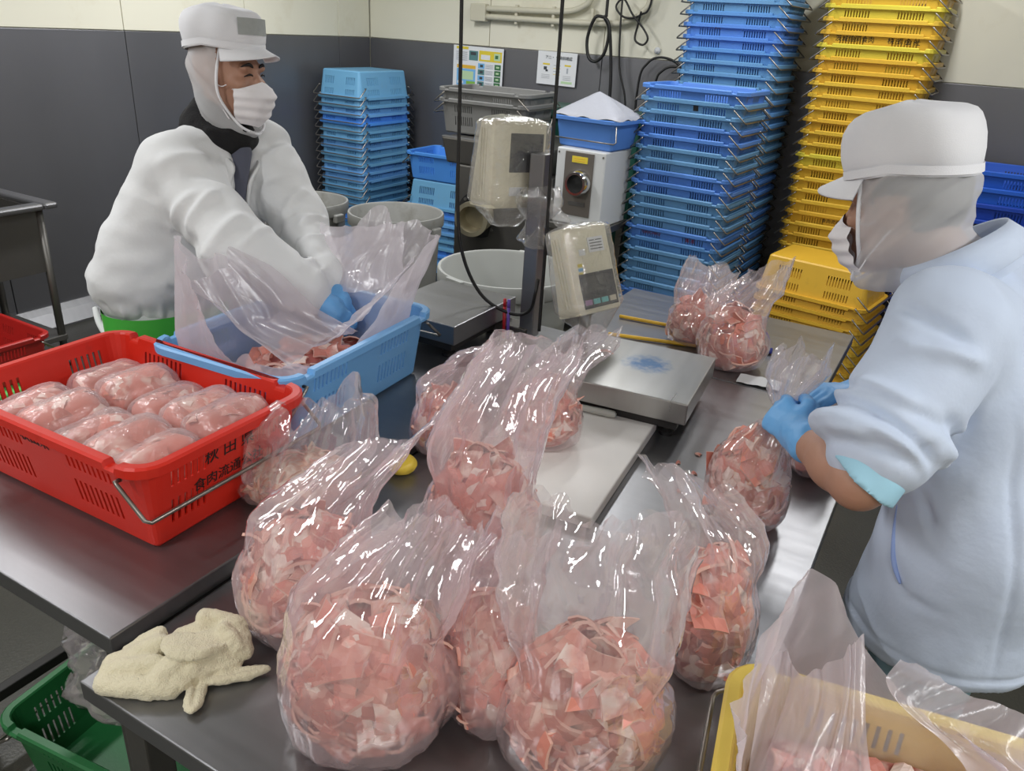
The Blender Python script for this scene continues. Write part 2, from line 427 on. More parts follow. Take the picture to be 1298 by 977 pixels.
wire_thing('power_cable', 'black cable knotted into a bow high on the wall', 'cable', [(-2.06, YC, 2.7), (-2.08, YC, 2.0), (-2.15, YC, 1.88), (-2.26, YC, 1.86), (-2.33, YC, 1.92), (-2.28, YC, 1.97), (-2.20, YC - 0.015, 1.88), (-2.12, YC, 1.80), (-2.08, YC, 1.74), (-2.11, YC, 1.70), (-2.17, YC, 1.73), (-2.16, YC, 1.82), (-2.14, YC - 0.02, 1.90)], 0.007, M['rubber'], seg=6)
wire_thing('power_cable', 'black cable arching over the front blue crate stack', 'cable', [(-2.10, YC, 0.9), (-2.11, YC, 1.45), (-2.06, YC, 1.59), (-1.97, YC, 1.632), (-1.85, YC, 1.60), (-1.80, YC, 1.50), (-1.79, YC, 1.0)], 0.008, M['rubber'], seg=6)
wire_thing('power_cable', 'inner black cable arching beside the front blue crate stack', 'cable', [(-2.0, YC, 1.0), (-1.99, YC, 1.45), (-1.95, YC, 1.55), (-1.87, YC, 1.58), (-1.82, YC, 1.52), (-1.815, YC, 1.0)], 0.008, M['rubber'], seg=6)
for x in (-2.03, -1.83):
    t = thing('wall_hook', 'small white adhesive hook on the wall ' + ('nearer the cable bow' if x < -1.9 else 'nearer the rear blue stack'), 'hook', (x, YB - 0.006, 1.67), 0, 'wall hooks')
    MB().lathe([(0.0, 0.0), (0.022, 0.0), (0.022, 0.006), (0.0, 0.008)], 14, axis=(0, -1, 0)).obj('base_plate', M['paper'], t, True)
    MB().tube(bez([(0, -0.006, 0), (0, -0.022, -0.012), (0, -0.03, 0.004)], 4), 0.004, 6).obj('hook_arm', M['paper'], t, True)
# ------------------------------------------------------------------ nesting crates
def crate_mesh(name, L=0.60, W=0.41, H=0.20, inset=0.030, R=0.045, long_groups=(-0.135, 0.135), n_long=9, short_groups=(-0.10, 0.10), n_short=6, sw=0.0065, sp=0.0150, notch=True, slots=True, lip=0.016, rows_z=(0.045, 0.098, 0.128, 0.168)):
    a, b = L / 2, W / 2
    wall = 0.005
    def side_breaks(half, groups, n, notches):
        s = {-half: 0, half: 0}
        spans = []
        if slots:
            for g in groups:
                for k in range(n):
                    c = g + (k - (n - 1) / 2) * sp
                    s[round(c - sw / 2, 5)] = 0; s[round(c + sw / 2, 5)] = 0
                    spans.append((round(c - sw / 2, 5), round(c + sw / 2, 5)))
        for x in notches:
            s[x] = 0
        return sorted(s), spans
    nx = [-(a - R - 0.035), -(a - R - 0.031), -(a - R - 0.005), -(a - R - 0.001), a - R - 0.035, a - R - 0.031, a - R - 0.005, a - R - 0.001] if notch else []
    lb, ls = side_breaks(a - R, long_groups, n_long, nx)
    sb, ss = side_breaks(b - R, short_groups, n_short, [])
    per = []   # (x, y, nx, ny, slot_to_next, notch)
    def side(br, spans, f, nrm, is_long):
        for i, u in enumerate(br):
            x, y = f(u)
            slot = False
            if i < len(br) - 1: slot = (round(u, 5), round(br[i + 1], 5)) in spans
            nt = is_long and notch and (a - R - 0.032 < abs(u) + 0.0 < a - R - 0.004) and abs(u) > 0
            per.append((x, y, nrm[0], nrm[1], slot, nt))
    def arc(cx, cy, a0, nseg=5):
        for k in range(1, nseg):
            t = a0 + (PI / 2) * k / nseg
            per.append((cx + R * math.cos(t), cy + R * math.sin(t), math.cos(t), math.sin(t), False, False))
    side(lb, set(ls), lambda u: (u, -b), (0, -1), True); arc(a - R, -(b - R), -PI / 2)
    side(sb, set(ss), lambda u: (a, u), (1, 0), False); arc(a - R, b - R, 0)
    side(lb, {(round(-q, 5), round(-p, 5)) for p, q in ls} | set(ls), lambda u: (-u, b), (0, 1), True); arc(-(a - R), b - R, PI / 2)
    side(sb, set(ss), lambda u: (-a, -u), (-1, 0), False); arc(-(a - R), -(b - R), PI)
    m = len(per)
    z1, z2, z3, z4 = rows_z
    zr = H - 0.020
    def off(z): return -inset * (1 - z / H)
    outer = [(off(0) - 0.006, 0.0), (off(0.008), 0.008), (off(z1), z1), (off(z2), z2), (off(z3), z3), (off(z4), z4), (off(zr), zr)]
    rim = [(lip, zr - 0.002), (lip + 0.001, H - 0.004), (lip - 0.004, H), (-wall + 0.002, H), (-wall - 0.001, H - 0.004)]
    inner = [(off(zr) - wall, zr), (off(z4) - wall, z4), (off(z3) - wall, z3), (off(z2) - wall, z2), (off(z1) - wall, z1), (off(0) - wall - 0.004, 0.012)]
    rows = outer + rim + inner
    V = []; F = []
    for o, z in rows:
        for (x, y, ax, ay, s, nt) in per:
            zz = z - (0.011 if (nt and z > zr + 0.001) else 0.0)
            V.append((x + ax * o, y + ay * o, zz))
    nr = len(rows)
    o_rows = {2: 'lo', 4: 'hi'}               # outer quad rows that hold slots: rows 2-3 and 4-5
    i0 = len(outer) + len(rim)
    inner_of = {2: i0 + 4, 3: i0 + 3, 4: i0 + 2, 5: i0 + 1}
    inner_rows = {i0 + 3: 1, i0 + 1: 1}        # inner quad rows (z2->z1) and (z4->z3)
    for r in range(nr - 1):
        for i in range(m):
            j = (i + 1) % m
            if per[i][4] and (r in o_rows or r in inner_rows): continue
            F.append((r * m + i, r * m + j, (r + 1) * m + j, (r + 1) * m + i))
    for r in o_rows:
        ra, rb = r, r + 1
        ia, ib = inner_of[ra], inner_of[rb]
        for i in range(m):
            if not per[i][4]: continue
            j = (i + 1) % m
            F.append((ra * m + j, ra * m + i, ia * m + i, ia * m + j))
            F.append((rb * m + i, rb * m + j, ib * m + j, ib * m + i))
            F.append((ra * m + i, rb * m + i, ib * m + i, ia * m + i))
            F.append((rb * m + j, ra * m + j, ia * m + j, ib * m + j))
    F.append(tuple(range(m - 1, -1, -1))); F.append(tuple((nr - 1) * m + i for i in range(m)))
    return mesh(name, V, F)

def bail_mesh(name, W=0.41, L=0.60, H=0.20, out=0.028, drop=0.062, r=0.0042):
    a, b = L / 2, W / 2
    y = b + 0.021
    pts = [(a - 0.045, y - 0.012, H - 0.030), (a - 0.045, y, H - 0.030), (a - 0.040, y, H - 0.034), (a + out - 0.006, y, H - 0.030 - drop + 0.006), (a + out, y - 0.008, H - 0.030 - drop),
           (a + out, -y + 0.008, H - 0.030 - drop), (a + out - 0.006, -y, H - 0.030 - drop + 0.006), (a - 0.040, -y, H - 0.034), (a - 0.045, -y, H - 0.030), (a - 0.045, -y + 0.012, H - 0.030)]
    me = MB().tube(pts, r, 8).mesh(name, M['steel_wire'], True)
    return me

CR = crate_mesh('crate_body')
CR_BIG = crate_mesh('crate_body_deep', L=0.62, W=0.43, H=0.21, rows_z=(0.05, 0.105, 0.130, 0.172))
BAIL = bail_mesh('bail')
BAIL_BIG = bail_mesh('bail_deep', W=0.43, L=0.62, H=0.21)
def crate_body_with(me, m, key={}):
    k = (me.name, m.name)
    if k not in key:
        c = me.copy(); c.materials.clear(); c.materials.append(m); key[k] = c
    return key[k]
def plastic(name, rgb, dirt=None):
    return mat(name, rgb, 0.42, 0, 0.08, 5, 0.03, 150, dirt=dirt, dirt_scale=7, dirt_lo=0.62, dirt_hi=0.85)
CM = {
 'blue1': plastic('crate_blue', (88, 140, 198), (70, 110, 160)), 'blue2': plastic('crate_faded_blue', (98, 146, 188), (90, 120, 150)), 'blue3': plastic('crate_strong_blue', (84, 132, 206)),
 'sky': plastic('crate_sky_blue', (112, 172, 226), (120, 160, 200)), 'sky2': plastic('crate_pale_blue', (110, 170, 210), (130, 160, 185)), 'sky3': plastic('crate_bright_blue', (80, 150, 235)),
 'yel': plastic('crate_yellow', (214, 176, 58), (184, 146, 60)), 'yel2': plastic('crate_lemon', (210, 194, 66)), 'yel3': plastic('crate_amber', (212, 168, 52), (180, 136, 54)),
 'dblue': plastic('crate_royal_blue', (36, 92, 196), (30, 60, 120)), 'dblue2': plastic('crate_deep_blue', (28, 66, 168)),
 'red': plastic('crate_red', (206, 40, 24), (150, 40, 30)), 'green': plastic('crate_green', (34, 104, 56), (36, 76, 46)), 'grey': plastic('crate_grey', (118, 118, 116), (90, 88, 84)), 'red2': plastic('crate_dark_red', (170, 36, 32)),
 'yel4': plastic('crate_light_yellow', (236, 208, 96), (222, 196, 130)), 'dgreen': plastic('crate_dark_green', (30, 78, 66)),
}
ORD = ['topmost', 'second', 'third', 'fourth', 'fifth', 'sixth', 'seventh', 'eighth', 'ninth', 'tenth', 'eleventh', 'twelfth', 'thirteenth', 'fourteenth', 'fifteenth', 'sixteenth', 'seventeenth', 'eighteenth', 'nineteenth', 'twentieth', 'twenty-first', 'twenty-second', 'twenty-third', 'twenty-fourth', 'twenty-fifth', 'twenty-sixth', 'twenty-seventh', 'twenty-eighth', 'twenty-ninth', 'thirtieth', 'thirty-first', 'thirty-second', 'thirty-third', 'thirty-fourth']
def crate(label, loc, rotz, cm, group=None, inverted=False, body=CR, bail=BAIL, H=0.20, name='nesting_crate', handles=(1, 1), bail_rot=0.0):
    t = thing(name, label, 'crate', loc, rotz, group)
    ch = (0, 0, H) if inverted else (0, 0, 0)
    link('body', crate_body_with(body, CM[cm]), t, ch, (PI, 0, 0) if inverted else (0, 0, 0))
    for k, on in enumerate(handles):
        if on:
            # inverted crates: bails hang under gravity just below the (now lower) rim
            link('handle', bail, t, (0, 0, -H + 0.115) if inverted else (0, 0, 0), (0, 0, PI * k))
    return t
def stack(where, n, x, y, rotz, pitch, cms, group, inverted=False, z0=0.0, jit=0.004, H=0.20, body=CR, bail=BAIL, colour='blue', texts=None, handles=(1, 1)):
    out = []
    for k in range(n):            # k = 0 at the bottom
        o = ORD[n - 1 - k]
        lab = f'{colour} crate, {o} of {where}' if n - 1 - k == 0 else f'{colour} crate, {o} from the top of {where}'
        c = crate(lab, (x + random.uniform(-jit, jit), y + random.uniform(-jit, jit), z0 + k * pitch), rotz + random.uniform(-0.012, 0.012), cms[k % len(cms)] if isinstance(cms, list) else cms(n - 1 - k), group, inverted, body, bail, H, handles=handles)
        out.append(c)
    return out[::-1]              # top first
INK = mat('black_crate_print', (28, 26, 26), 0.6)
INKR = mat('red_crate_print', (120, 30, 40), 0.6)
def crate_text(c, txt, x, z, size, ink=INK, side='front', off=0.0):
    """printed lettering on a crate wall; lies on the sloping face"""
    me = text_mesh(txt, size, ink, extrude=0.0003)
    if side == 'front': link('lettering', me, c, (x, -0.205 + 0.030 * (1 - z / 0.2) - 0.0012, z), (PI / 2 + 0.149, 0, 0))
    else: link('lettering', me, c, (0.300 - 0.030 * (1 - z / 0.2) + 0.0012, x, z), (PI / 2 + 0.149, 0, PI / 2))

def pick(lst, seed):
    r = random.Random(seed)
    seq = [r.choice(lst) for _ in range(40)]
    return lambda k: seq[k]
# front blue stack (long sides face the tables), then the taller blue one behind it
fb = stack('the front blue stack behind the far table', 21, -1.42, 4.70, -0.06, 0.066, lambda k: ['blue3', 'blue2', 'blue2', 'blue3', 'blue3', 'blue2', 'blue2', 'blue3', 'blue3', 'blue2', 'blue2', 'blue2', 'blue3', 'blue1', 'blue2', 'blue2', 'blue2', 'blue2', 'blue3', 'blue1', 'blue2'][k], 'front blue crate stack')
rb = stack('the tall rear blue stack against the wall', 30, -1.40, 5.22, -0.05, 0.066, pick(['blue3', 'blue2', 'blue2', 'blue1'], 3), 'rear blue crate stack')
ys = stack('the tall yellow stack against the wall', 30, -0.61, 5.22, -0.03, 0.066, lambda k: 'yel2' if k in (2, 5, 14) else pick(['yel', 'yel', 'yel3'], 5)(k), 'tall yellow crate stack', colour='yellow')
crate_text(ys[4], '茨城協同食肉', -0.12, 0.158, 0.034); crate_text(ys[4], '株 式 会 社', 0.13, 0.158, 0.034)
crate_text(ys[3], '茨城協同食肉', -0.12, 0.172, 0.018, CM['yel4']); crate_text(ys[3], '株式会社', 0.13, 0.172, 0.018, CM['yel4'])
crate_text(ys[19], '食肉流通', -0.03, 0.156, 0.026)
crate_text(fb[12], 'TEKICHIKU', -0.13, 0.160, 0.024, INKR); crate_text(fb[12], '畜 産', 0.12, 0.155, 0.026, INKR)
crate_text(fb[1], '■', 0.03, 0.156, 0.040, INK)
crate_text(rb[4], 'A 食肉', -0.10, 0.178, 0.020, INKR)
sy = stack('the low upside-down yellow stack', 8, -0.56, 4.62, -0.15, 0.062, pick(['yel', 'yel3'], 9), 'low yellow crate stack', inverted=True, z0=0.06, colour='yellow', handles=(1, 0))
gd = thing('crate_dolly', 'green wheeled dolly under the low yellow crate stack', 'dolly', (-0.56, 4.62, 0), -0.15)
MB().box((0, 0, 0.045), (0.64, 0.46, 0.03), bev=0.006).obj('deck', CM['green'], gd)
for sx in (-0.26, 0.26):
    for sy_ in (-0.17, 0.17):
        MB().lathe([(0.0, -0.012), (0.015, -0.012), (0.015, 0.012), (0.0, 0.012)], 14, (sx, sy_, 0.015), (0, 1, 0)).obj('wheel', M['rubber'], gd)
db = stack('the stack right of the worker', 13, 0.10, 5.17, -0.02, 0.084, lambda k: 'dblue' if k in (0, 1) else 'dblue2', 'royal blue crate stack', H=0.21, body=CR_BIG, bail=BAIL_BIG, colour='royal blue')
for k, x in ((3, 0.02), (5, -0.03)):
    c = db[k]
    MB().lathe([(0.0, 0.0), (0.026, 0.0), (0.026, 0.001), (0.0, 0.001)], 20, (x, -0.2165, 0.165), (0, -1, 0.14)).obj('round_mark', INK, c)
    link('lettering', text_mesh('HA', 0.024, CM['dblue']), c, (x, -0.2185, 0.165), (PI / 2 + 0.14, 0, 0))
crate_text(db[4], '食肉用', 0.02, 0.165, 0.030, INKR); crate_text(db[2], '食肉用', 0.02, 0.165, 0.026, INKR)
# upside-down blue stack in the far left corner, short ends towards the tables
ib = stack('the upside-down blue stack in the room corner', 21, -4.185, 5.05, PI / 2, 0.060, lambda k: ['sky2', 'sky2', 'sky', 'sky3', 'sky2', 'sky2', 'sky', 'sky2', 'sky2', 'sky', 'sky', 'sky2'][k % 12], 'corner blue crate stack', inverted=True)
# second, lower stack beside it
s2 = stack('the short blue stack beside the steel machine', 9, -3.36, 5.08, 0.05, 0.060, lambda k: ['sky2', 'sky3', 'sky', 'sky', 'sky2'][k % 5], 'short blue crate stack', inverted=True)
crate('open blue crate standing upright on the short upside-down stack', (-3.36, 5.08, 0.685), 0.05, 'sky3')
# ------------------------------------------------------------------ steel work tables
T = 0.80; T2 = 0.835
def work_table(label, x0, x1, y0, y1, top, legs, skip=()):
    t = thing('work_table', label, 'table', ((x0 + x1) / 2, (y0 + y1) / 2, 0))
    w, d = x1 - x0, y1 - y0
    o = MB().box((0, 0, top - 0.019), (w, d, 0.038), bev=0.003).obj('tabletop', M['steel'], t)
    MB().box((0, 0, top - 0.055), (w - 0.05, d - 0.05, 0.034)).obj('underframe', M['dark_metal'], t)
    for i, (lx, ly) in enumerate(((-1, -1), (1, -1), (1, 1), (-1, 1))):
        if i in skip: continue
        MB().box((lx * (w / 2 - 0.06), ly * (d / 2 - 0.06), (top - 0.07) / 2 + 0.01), (0.05, 0.05, top - 0.09), bev=0.004).obj('leg', M['steel_dark'], t)
        MB().lathe([(0.0, 0.0), (0.028, 0.0), (0.028, 0.012), (0.014, 0.022), (0.0, 0.022)], 12, (lx * (w / 2 - 0.06), ly * (d / 2 - 0.06), 0)).obj('foot', M['rubber'], t)
    for s in (-1, 1):
        MB().box((s * (w / 2 - 0.06), 0, 0.16), (0.03, d - 0.17, 0.03), bev=0.003).obj('stretcher', M['dark_metal'], t)
    MB().box((0, d / 2 - 0.06, 0.16), (w - 0.17, 0.03, 0.03), bev=0.003).obj('stretcher', M['dark_metal'], t)
    return t
work_table('long stainless work table in front carrying the bags of meat', -1.012, -0.075, 0.497, 2.316, T, 4)
work_table('rear stainless work table with yellow sticks and two meat bags', -1.10, -0.220, 2.322, 3.044, T, 4)
work_table('left stainless work table carrying the red and blue crates', -1.86, -1.018, 0.560, 2.312, T2, 4)

# cutting board and knife
cb = tag(MB().box((0, 0, 0.015), (0.36, 0.53, 0.03), bev=0.004).obj('cutting_board', M['white_plastic'], None, False, (-0.715, 1.585, T + 0.001), (0, 0, 0.09)), 'thick white plastic cutting board lying beside the scale', 'board')
M['grey_plastic'] = mat('grey_handle_plastic', (176, 176, 168), 0.5)
kn = thing('knife', 'kitchen knife with pale grey handle on the cutting board', 'knife', (-0.725, 1.795, T + 0.0315), 0.16)
hp = MB()
ring = lambda x, w, h: [(x, w * math.cos(2 * PI * k / 10), 0.011 + h * math.sin(2 * PI * k / 10)) for k in range(10)]
st = [(-0.07, 0.007, 0.006), (-0.055, 0.011, 0.009), (-0.02, 0.0105, 0.009), (0.02, 0.012, 0.010), (0.05, 0.0125, 0.0105), (0.064, 0.010, 0.009), (0.069, 0.004, 0.004)]
V = []; F = []
for s in st: V += ring(*s)
for i in range(len(st) - 1):
    for k in range(10): F.append((i * 10 + k, i * 10 + (k + 1) % 10, (i + 1) * 10 + (k + 1) % 10, (i + 1) * 10 + k))
F += [tuple(range(9, -1, -1)), tuple(60 + k for k in range(10))]
hp.add(V, F).obj('handle', M['grey_plastic'], kn, True)
MB().prism([(-0.07, -0.009), (-0.22, -0.004), (-0.245, 0.012), (-0.07, 0.016)], 0.010, 0.012).obj('blade', M['steel'], kn)

# ------------------------------------------------------------------ scales
STAIN = mat('worn_steel_platform', (168, 167, 164), 0.30, 0.85, 0.08, 3, 0.03, 90, (14, 1, 1), rvar=0.06)
def add_stain(m, centre, size, rgb):
    nt = m.node_tree; N = nt.nodes; L = nt.links; b = N['Principled BSDF']
    old = b.inputs['Base Color'].links[0].from_socket
    tc = N.new('ShaderNodeTexCoord'); mp = N.new('ShaderNodeMapping')
    mp.inputs['Location'].default_value = [-c / s for c, s in zip(centre, size)]
    mp.inputs['Scale'].default_value = [1 / s for s in size]
    L.new(tc.outputs['Object'], mp.inputs[0])
    gr = N.new('ShaderNodeTexGradient'); gr.gradient_type = 'SPHERICAL'; L.new(mp.outputs[0], gr.inputs[0])
    nz = N.new('ShaderNodeTexNoise'); nz.inputs['Scale'].default_value = 55; nz.inputs['Detail'].default_value = 6
    L.new(tc.outputs['Object'], nz.inputs['Vector'])
    mu = N.new('ShaderNodeMath'); mu.operation = 'MULTIPLY'; L.new(gr.outputs['Fac'], mu.inputs[0]); L.new(nz.outputs['Fac'], mu.inputs[1])
    mr = N.new('ShaderNodeMapRange'); mr.inputs['From Min'].default_value = 0.12; mr.inputs['From Max'].default_value = 0.42; mr.inputs['To Max'].default_value = 0.85
    L.new(mu.outputs[0], mr.inputs['Value'])
    mx = N.new('ShaderNodeMix'); mx.data_type = 'RGBA'
    L.new(mr.outputs[0], mx.inputs[0]); L.new(old, mx.inputs[6]); mx.inputs[7].default_value = srgb(*rgb)
    L.new(mx.outputs[2], b.inputs['Base Color'])
add_stain(STAIN, (0.0, 0.03, 0.12), (0.11, 0.10, 0.3), (60, 105, 150))
CLEAR = film_mat('clear_cover_film', (238, 236, 232), 0.09, 0.36, 0.06, 0.6, 30, 2.2)
def scale_platform(t, w, d, top, m):
    MB().box((0, 0, top - 0.03), (w, d, 0.06), bev=0.003).obj('platform', m, t)
    MB().box((0, 0, top - 0.075), (w - 0.05, d - 0.05, 0.03)).obj('base_frame', M['dark_metal'], t)
    for sx in (-1, 1):
        for sy_ in (-1, 1):
            MB().lathe([(0.0, 0.0), (0.02, 0.0), (0.022, 0.012), (0.012, 0.018), (0.010, top - 0.085), (0.0, top - 0.085)], 12, (sx * (w / 2 - 0.055), sy_ * (d / 2 - 0.055), 0)).obj('foot', M['rubber'], t)
M['lcd'] = mat('dark_display_panel', (58, 58, 66), 0.25)
M['lcd2'] = mat('display_glass', (78, 78, 82), 0.15)
M['teal'] = pm('teal_key', (110, 190, 190)); M['mauve'] = pm('mauve_key', (170, 130, 170)); M['beige'] = pm('beige_key', (200, 190, 170))
def cover(name, pts_fn, t, seed, amp=0.006):
    """loose plastic cover: a box-like bag with crumples"""
    V = []; F = []; nu, nv = 64, 40
    for j in range(nv + 1):
        for i in range(nu):
            V.append(pts_fn(i / nu, j / nv))
    V = np.array(V, dtype=np.float64)
    c = V.mean(0)
    n = V - c; n /= np.linalg.norm(n, axis=1)[:, None]
    d = np.abs(vnoise(V, 28, seed)) * 0.7 + np.abs(vnoise(V, 60, seed + 3)) * 0.3 + vnoise(V, 9, seed + 5) * 0.6
    V = V + n * (d * amp)[:, None]
    for j in range(nv):
        for i in range(nu):
            F.append((j * nu + i, j * nu + (i + 1) % nu, (j + 1) * nu + (i + 1) % nu, (j + 1) * nu + i))
    F.append(tuple(nv * nu + i for i in range(nu)))
    return link(name, mesh(name, V, F, CLEAR, True), t)
def rrect(u, a, b, p=6.0):
    t = 2 * PI * u
    c, s = math.cos(t), math.sin(t)
    k = (abs(c) ** p + abs(s) ** p) ** (-1 / p)
    return a * c * k, b * s * k

# right scale: platform plus ivory display on a short post, under a clear cover
rs = thing('platform_scale', 'bench scale with blue-stained platform and low ivory display', 'scale', (-0.655, 1.985, T + 0.001), 0.10)
scale_platform(rs, 0.33, 0.37, 0.12, STAIN)
def ivory_box(w, h, d, k_top=0.62, k_bot=1.0):
    # wedge: depth at the bottom d, at the top d*k_top; face plane at y=-d/2.. , bevelled
    bm = bmesh.new(); bmesh.ops.create_cube(bm, size=1)
    for v in bm.verts:
        top = v.co.z > 0; front = v.co.y < 0
        y = (-d / 2 if front else (d / 2 if not top else -d / 2 + d * k_top))
        v.co = Vector((v.co.x * w, y, v.co.z * h))
    bmesh.ops.bevel(bm, geom=list(bm.edges), offset=0.010, segments=2, profile=0.6, affect='EDGES')
    V = [v.co.copy() for v in bm.verts]
    for i, v in enumerate(bm.verts): v.index = i
    F = [[v.index for v in f.verts] for f in bm.faces]; bm.free()
    return V, F
def indicator(t, loc, rot, w, h, d, face='full', seed=1):
    V, F = ivory_box(w, h, d)
    me = mesh('display_case', V, F, M['ivory'])
    hd = link('display_case', me, t, loc, rot); shade_auto(hd, 50)
    yf = -d / 2 - 0.0012
    if face == 'full':
        MB().box((0.008, yf, -h * 0.24), (w * 0.80, 0.003, h * 0.40), bev=0.001).obj('control_panel', M['lcd'], hd)
        MB().box((0.0, yf - 0.0015, -h * 0.17), (w * 0.62, 0.002, h * 0.18)).obj('screen', M['lcd2'], hd)
        for k, c in enumerate(('mauve', 'teal', 'teal', 'beige')):
            MB().box((-w * 0.26 + k * w * 0.19, yf - 0.0025, -h * 0.37), (w * 0.15, 0.004, h * 0.06), bev=0.001).obj('key', M[c], hd)
        st_ = MB().box((w * 0.17, yf, h * 0.27), (w * 0.36, 0.0015, h * 0.17)).obj('sticker', M['paper'], hd)
        for q in range(4): MB().box((w * 0.17, yf - 0.001, h * 0.32 - q * h * 0.033), (w * 0.28, 0.001, h * 0.010)).obj('print_line', PC['k'], hd)
        MB().box((-w * 0.18, yf, h * 0.20), (w * 0.14, 0.0015, h * 0.07)).obj('sticker', M['paper'], hd)
        for q, cc in enumerate(('y', 'b', 'y')): MB().box((-w * 0.28, yf, h * 0.06 - q * h * 0.05), (w * 0.10, 0.0015, h * 0.035)).obj('sticker', PC[cc], hd)
    else:
        MB().box((w * 0.12, yf, h * 0.14), (w * 0.62, 0.003, h * 0.44), bev=0.001).obj('screen', M['lcd'], hd)
        MB().box((0.0, yf, -h * 0.30), (w * 0.34, 0.003, h * 0.10), bev=0.001).obj('sticker', M['paper'], hd)
        MB().box((w * 0.06, yf - 0.0015, -h * 0.30), (w * 0.05, 0.002, h * 0.05)).obj('print_line', PC['k'], hd)
    # side ribs on the case
    for q in range(3):
        MB().box((-w / 2 - 0.001, -d * 0.10 + 0.006 * q * 2 - 0.01, 0), (0.003, 0.003, h * 0.8)).obj('rib', M['ivory'], hd)
    def f(u, v):
        z = h / 2 + 0.012 - v * (h + 0.07)
        k = 1.0 if v < 0.75 else 1.0 - (v - 0.75) / 0.25 * 0.65
        if v < 0.06: k = 0.25 + 0.75 * (v / 0.06) ** 0.5
        x, y = rrect(u, w / 2 + 0.012, d / 2 + 0.012)
        tt = min(1.0, max(0.0, (z + h / 2) / h))
        y = y * (1 - 0.19 * tt) - d * 0.19 * tt * 1.0
        return (x * k, y * k, z)
    cover('plastic_cover', f, hd, seed)
    return hd
indicator(rs, (-0.255, 0.125, 0.325), (-0.42, 0.0, 1.12), 0.175, 0.255, 0.095, 'full', 2)
MB().tube([(-0.24, 0.16, 0.05), (-0.24, 0.16, 0.24)], 0.018, 12).obj('post', M['steel_dark'], rs, True)
MB().box((-0.20, 0.15, 0.045), (0.09, 0.05, 0.02), bev=0.003).obj('bracket', M['steel_dark'], rs)

# left scale: platform plus tall square post with a high display
ls = thing('platform_scale', 'bench scale with bare platform and tall post beside the blue crate', 'scale', (-1.352, 2.02, T2 + 0.001), 0.0)
scale_platform(ls, 0.30, 0.37, 0.12, M['steel'])
MB().box((0.235, 0.13, 0.31), (0.05, 0.05, 0.58), bev=0.004).obj('post', M['steel'], ls)
MB().box((0.17, 0.13, 0.035), (0.14, 0.07, 0.03), bev=0.003).obj('bracket', M['steel_dark'], ls)
indicator(ls, (0.125, 0.125, 0.555), (-0.06, 0.06, 1.2), 0.205, 0.255, 0.11, 'side', 6)
def f2(u, v):
    r = 0.045 + 0.02 * math.sin(v * 7) + 0.012 * math.sin(6 * PI * u + v * 5)
    return (0.235 + r * math.cos(2 * PI * u), 0.13 + r * math.sin(2 * PI * u), 0.50 - v * 0.17)
cover('bag_tail', f2, ls, 9, 0.012)
def f3(u, v):
    r = 0.028 * math.sin(PI * min(1, v * 1.05 + 0.05)) + 0.003
    return (0.28 + 0.06 * v + r * math.cos(2 * PI * u), 0.14 + 0.05 * v + 0.4 * r * math.sin(2 * PI * u), 0.45 - 0.11 * v + 0.3 * r * math.sin(2 * PI * u))
cover('bag_knot', f3, ls, 12, 0.012)

# pens standing in a clip behind the post
M['pen_red'] = mat('red_pen', (190, 40, 50), 0.4); M['pen_purple'] = mat('purple_pen', (120, 90, 190), 0.4)
for nm, m, x, lab in (('pen', 'pen_red', -1.183, 'red pen standing against the tall scale post'), ('pen', 'pen_purple', -1.168, 'purple pen standing against the tall scale post')):
    t = thing(nm, lab, 'pen', (x, 2.10, T2 + 0.001), group='pens at the scale post', rot=(0.03, 0, 0))
    MB().tube([(0, 0, 0.01), (0, 0, 0.12)], 0.0055, 10).obj('barrel', M[m], t, True)
    MB().tube([(0, 0, 0.12), (0, 0, 0.145)], [0.0062, 0.005], 10).obj('cap', M[m], t, True)
    MB().tube([(0, 0, 0.0), (0, 0, 0.01)], [0.001, 0.0055], 10).obj('tip', M['grey_plastic'], t, True)

# hanging cables from the ceiling
wire_thing('hanging_cable', 'black cable looping from the ceiling to the tall scale post', 'cable', [(-1.335, 2.02, CEIL - 0.002), (-1.333, 2.02, 2.2), (-1.327, 2.02, 1.6), (-1.322, 2.02, 1.25), (-1.30, 2.03, 1.10), (-1.245, 2.06, 0.985), (-1.16, 2.10, 0.935), (-1.10, 2.11, 0.955), (-1.078, 2.10, 1.02), (-1.082, 2.12, 1.06)], 0.0055, M['rubber'], seg=8)
wire_thing('hanging_cable', 'black cable hanging straight down in front of the scale post', 'cable', [(-1.075, 2.12, CEIL - 0.002), (-1.072, 2.12, 2.2), (-1.068, 2.12, 1.5), (-1.062, 2.115, 1.2), (-1.06, 2.11, 1.0), (-1.055, 2.10, 0.9)], 0.0055, M['rubber'], seg=8)

# sticks, marker, paper and scraps on the rear table
M['stick'] = mat('yellow_stick', (214, 170, 40), 0.45)
def stick(label, p0, p1, r=0.0065):
    b = Vector(p0); d = Vector(p1) - b
    t = thing('yellow_stick', label, 'stick', p0)
    MB().tube([(0, 0, 0), tuple(d)], r, 6).obj('shaft', M['stick'], t)
    MB().tube([tuple(d), tuple(d + d.normalized() * 0.006)], [r, r * 0.5], 6).obj('end_cap', M['stick'], t)
stick('yellow stick lying farther back on the rear table', (-1.0, 2.652, T + 0.008), (-0.60, 2.70, T + 0.008))
stick('longer yellow stick with its end beside the blue marker', (-0.958, 2.45, T + 0.008), (-0.452, 2.60, T + 0.008))
bmk = thing('marker_pen', 'dark blue marker lying behind the meat bag', 'marker', (-0.50, 2.635, T + 0.012), 0.15)
M['navy'] = mat('navy_plastic', (32, 44, 130), 0.35)
MB().tube([(-0.05, 0, 0), (0.03, 0, 0)], 0.0105, 12).obj('barrel', M['navy'], bmk, True)
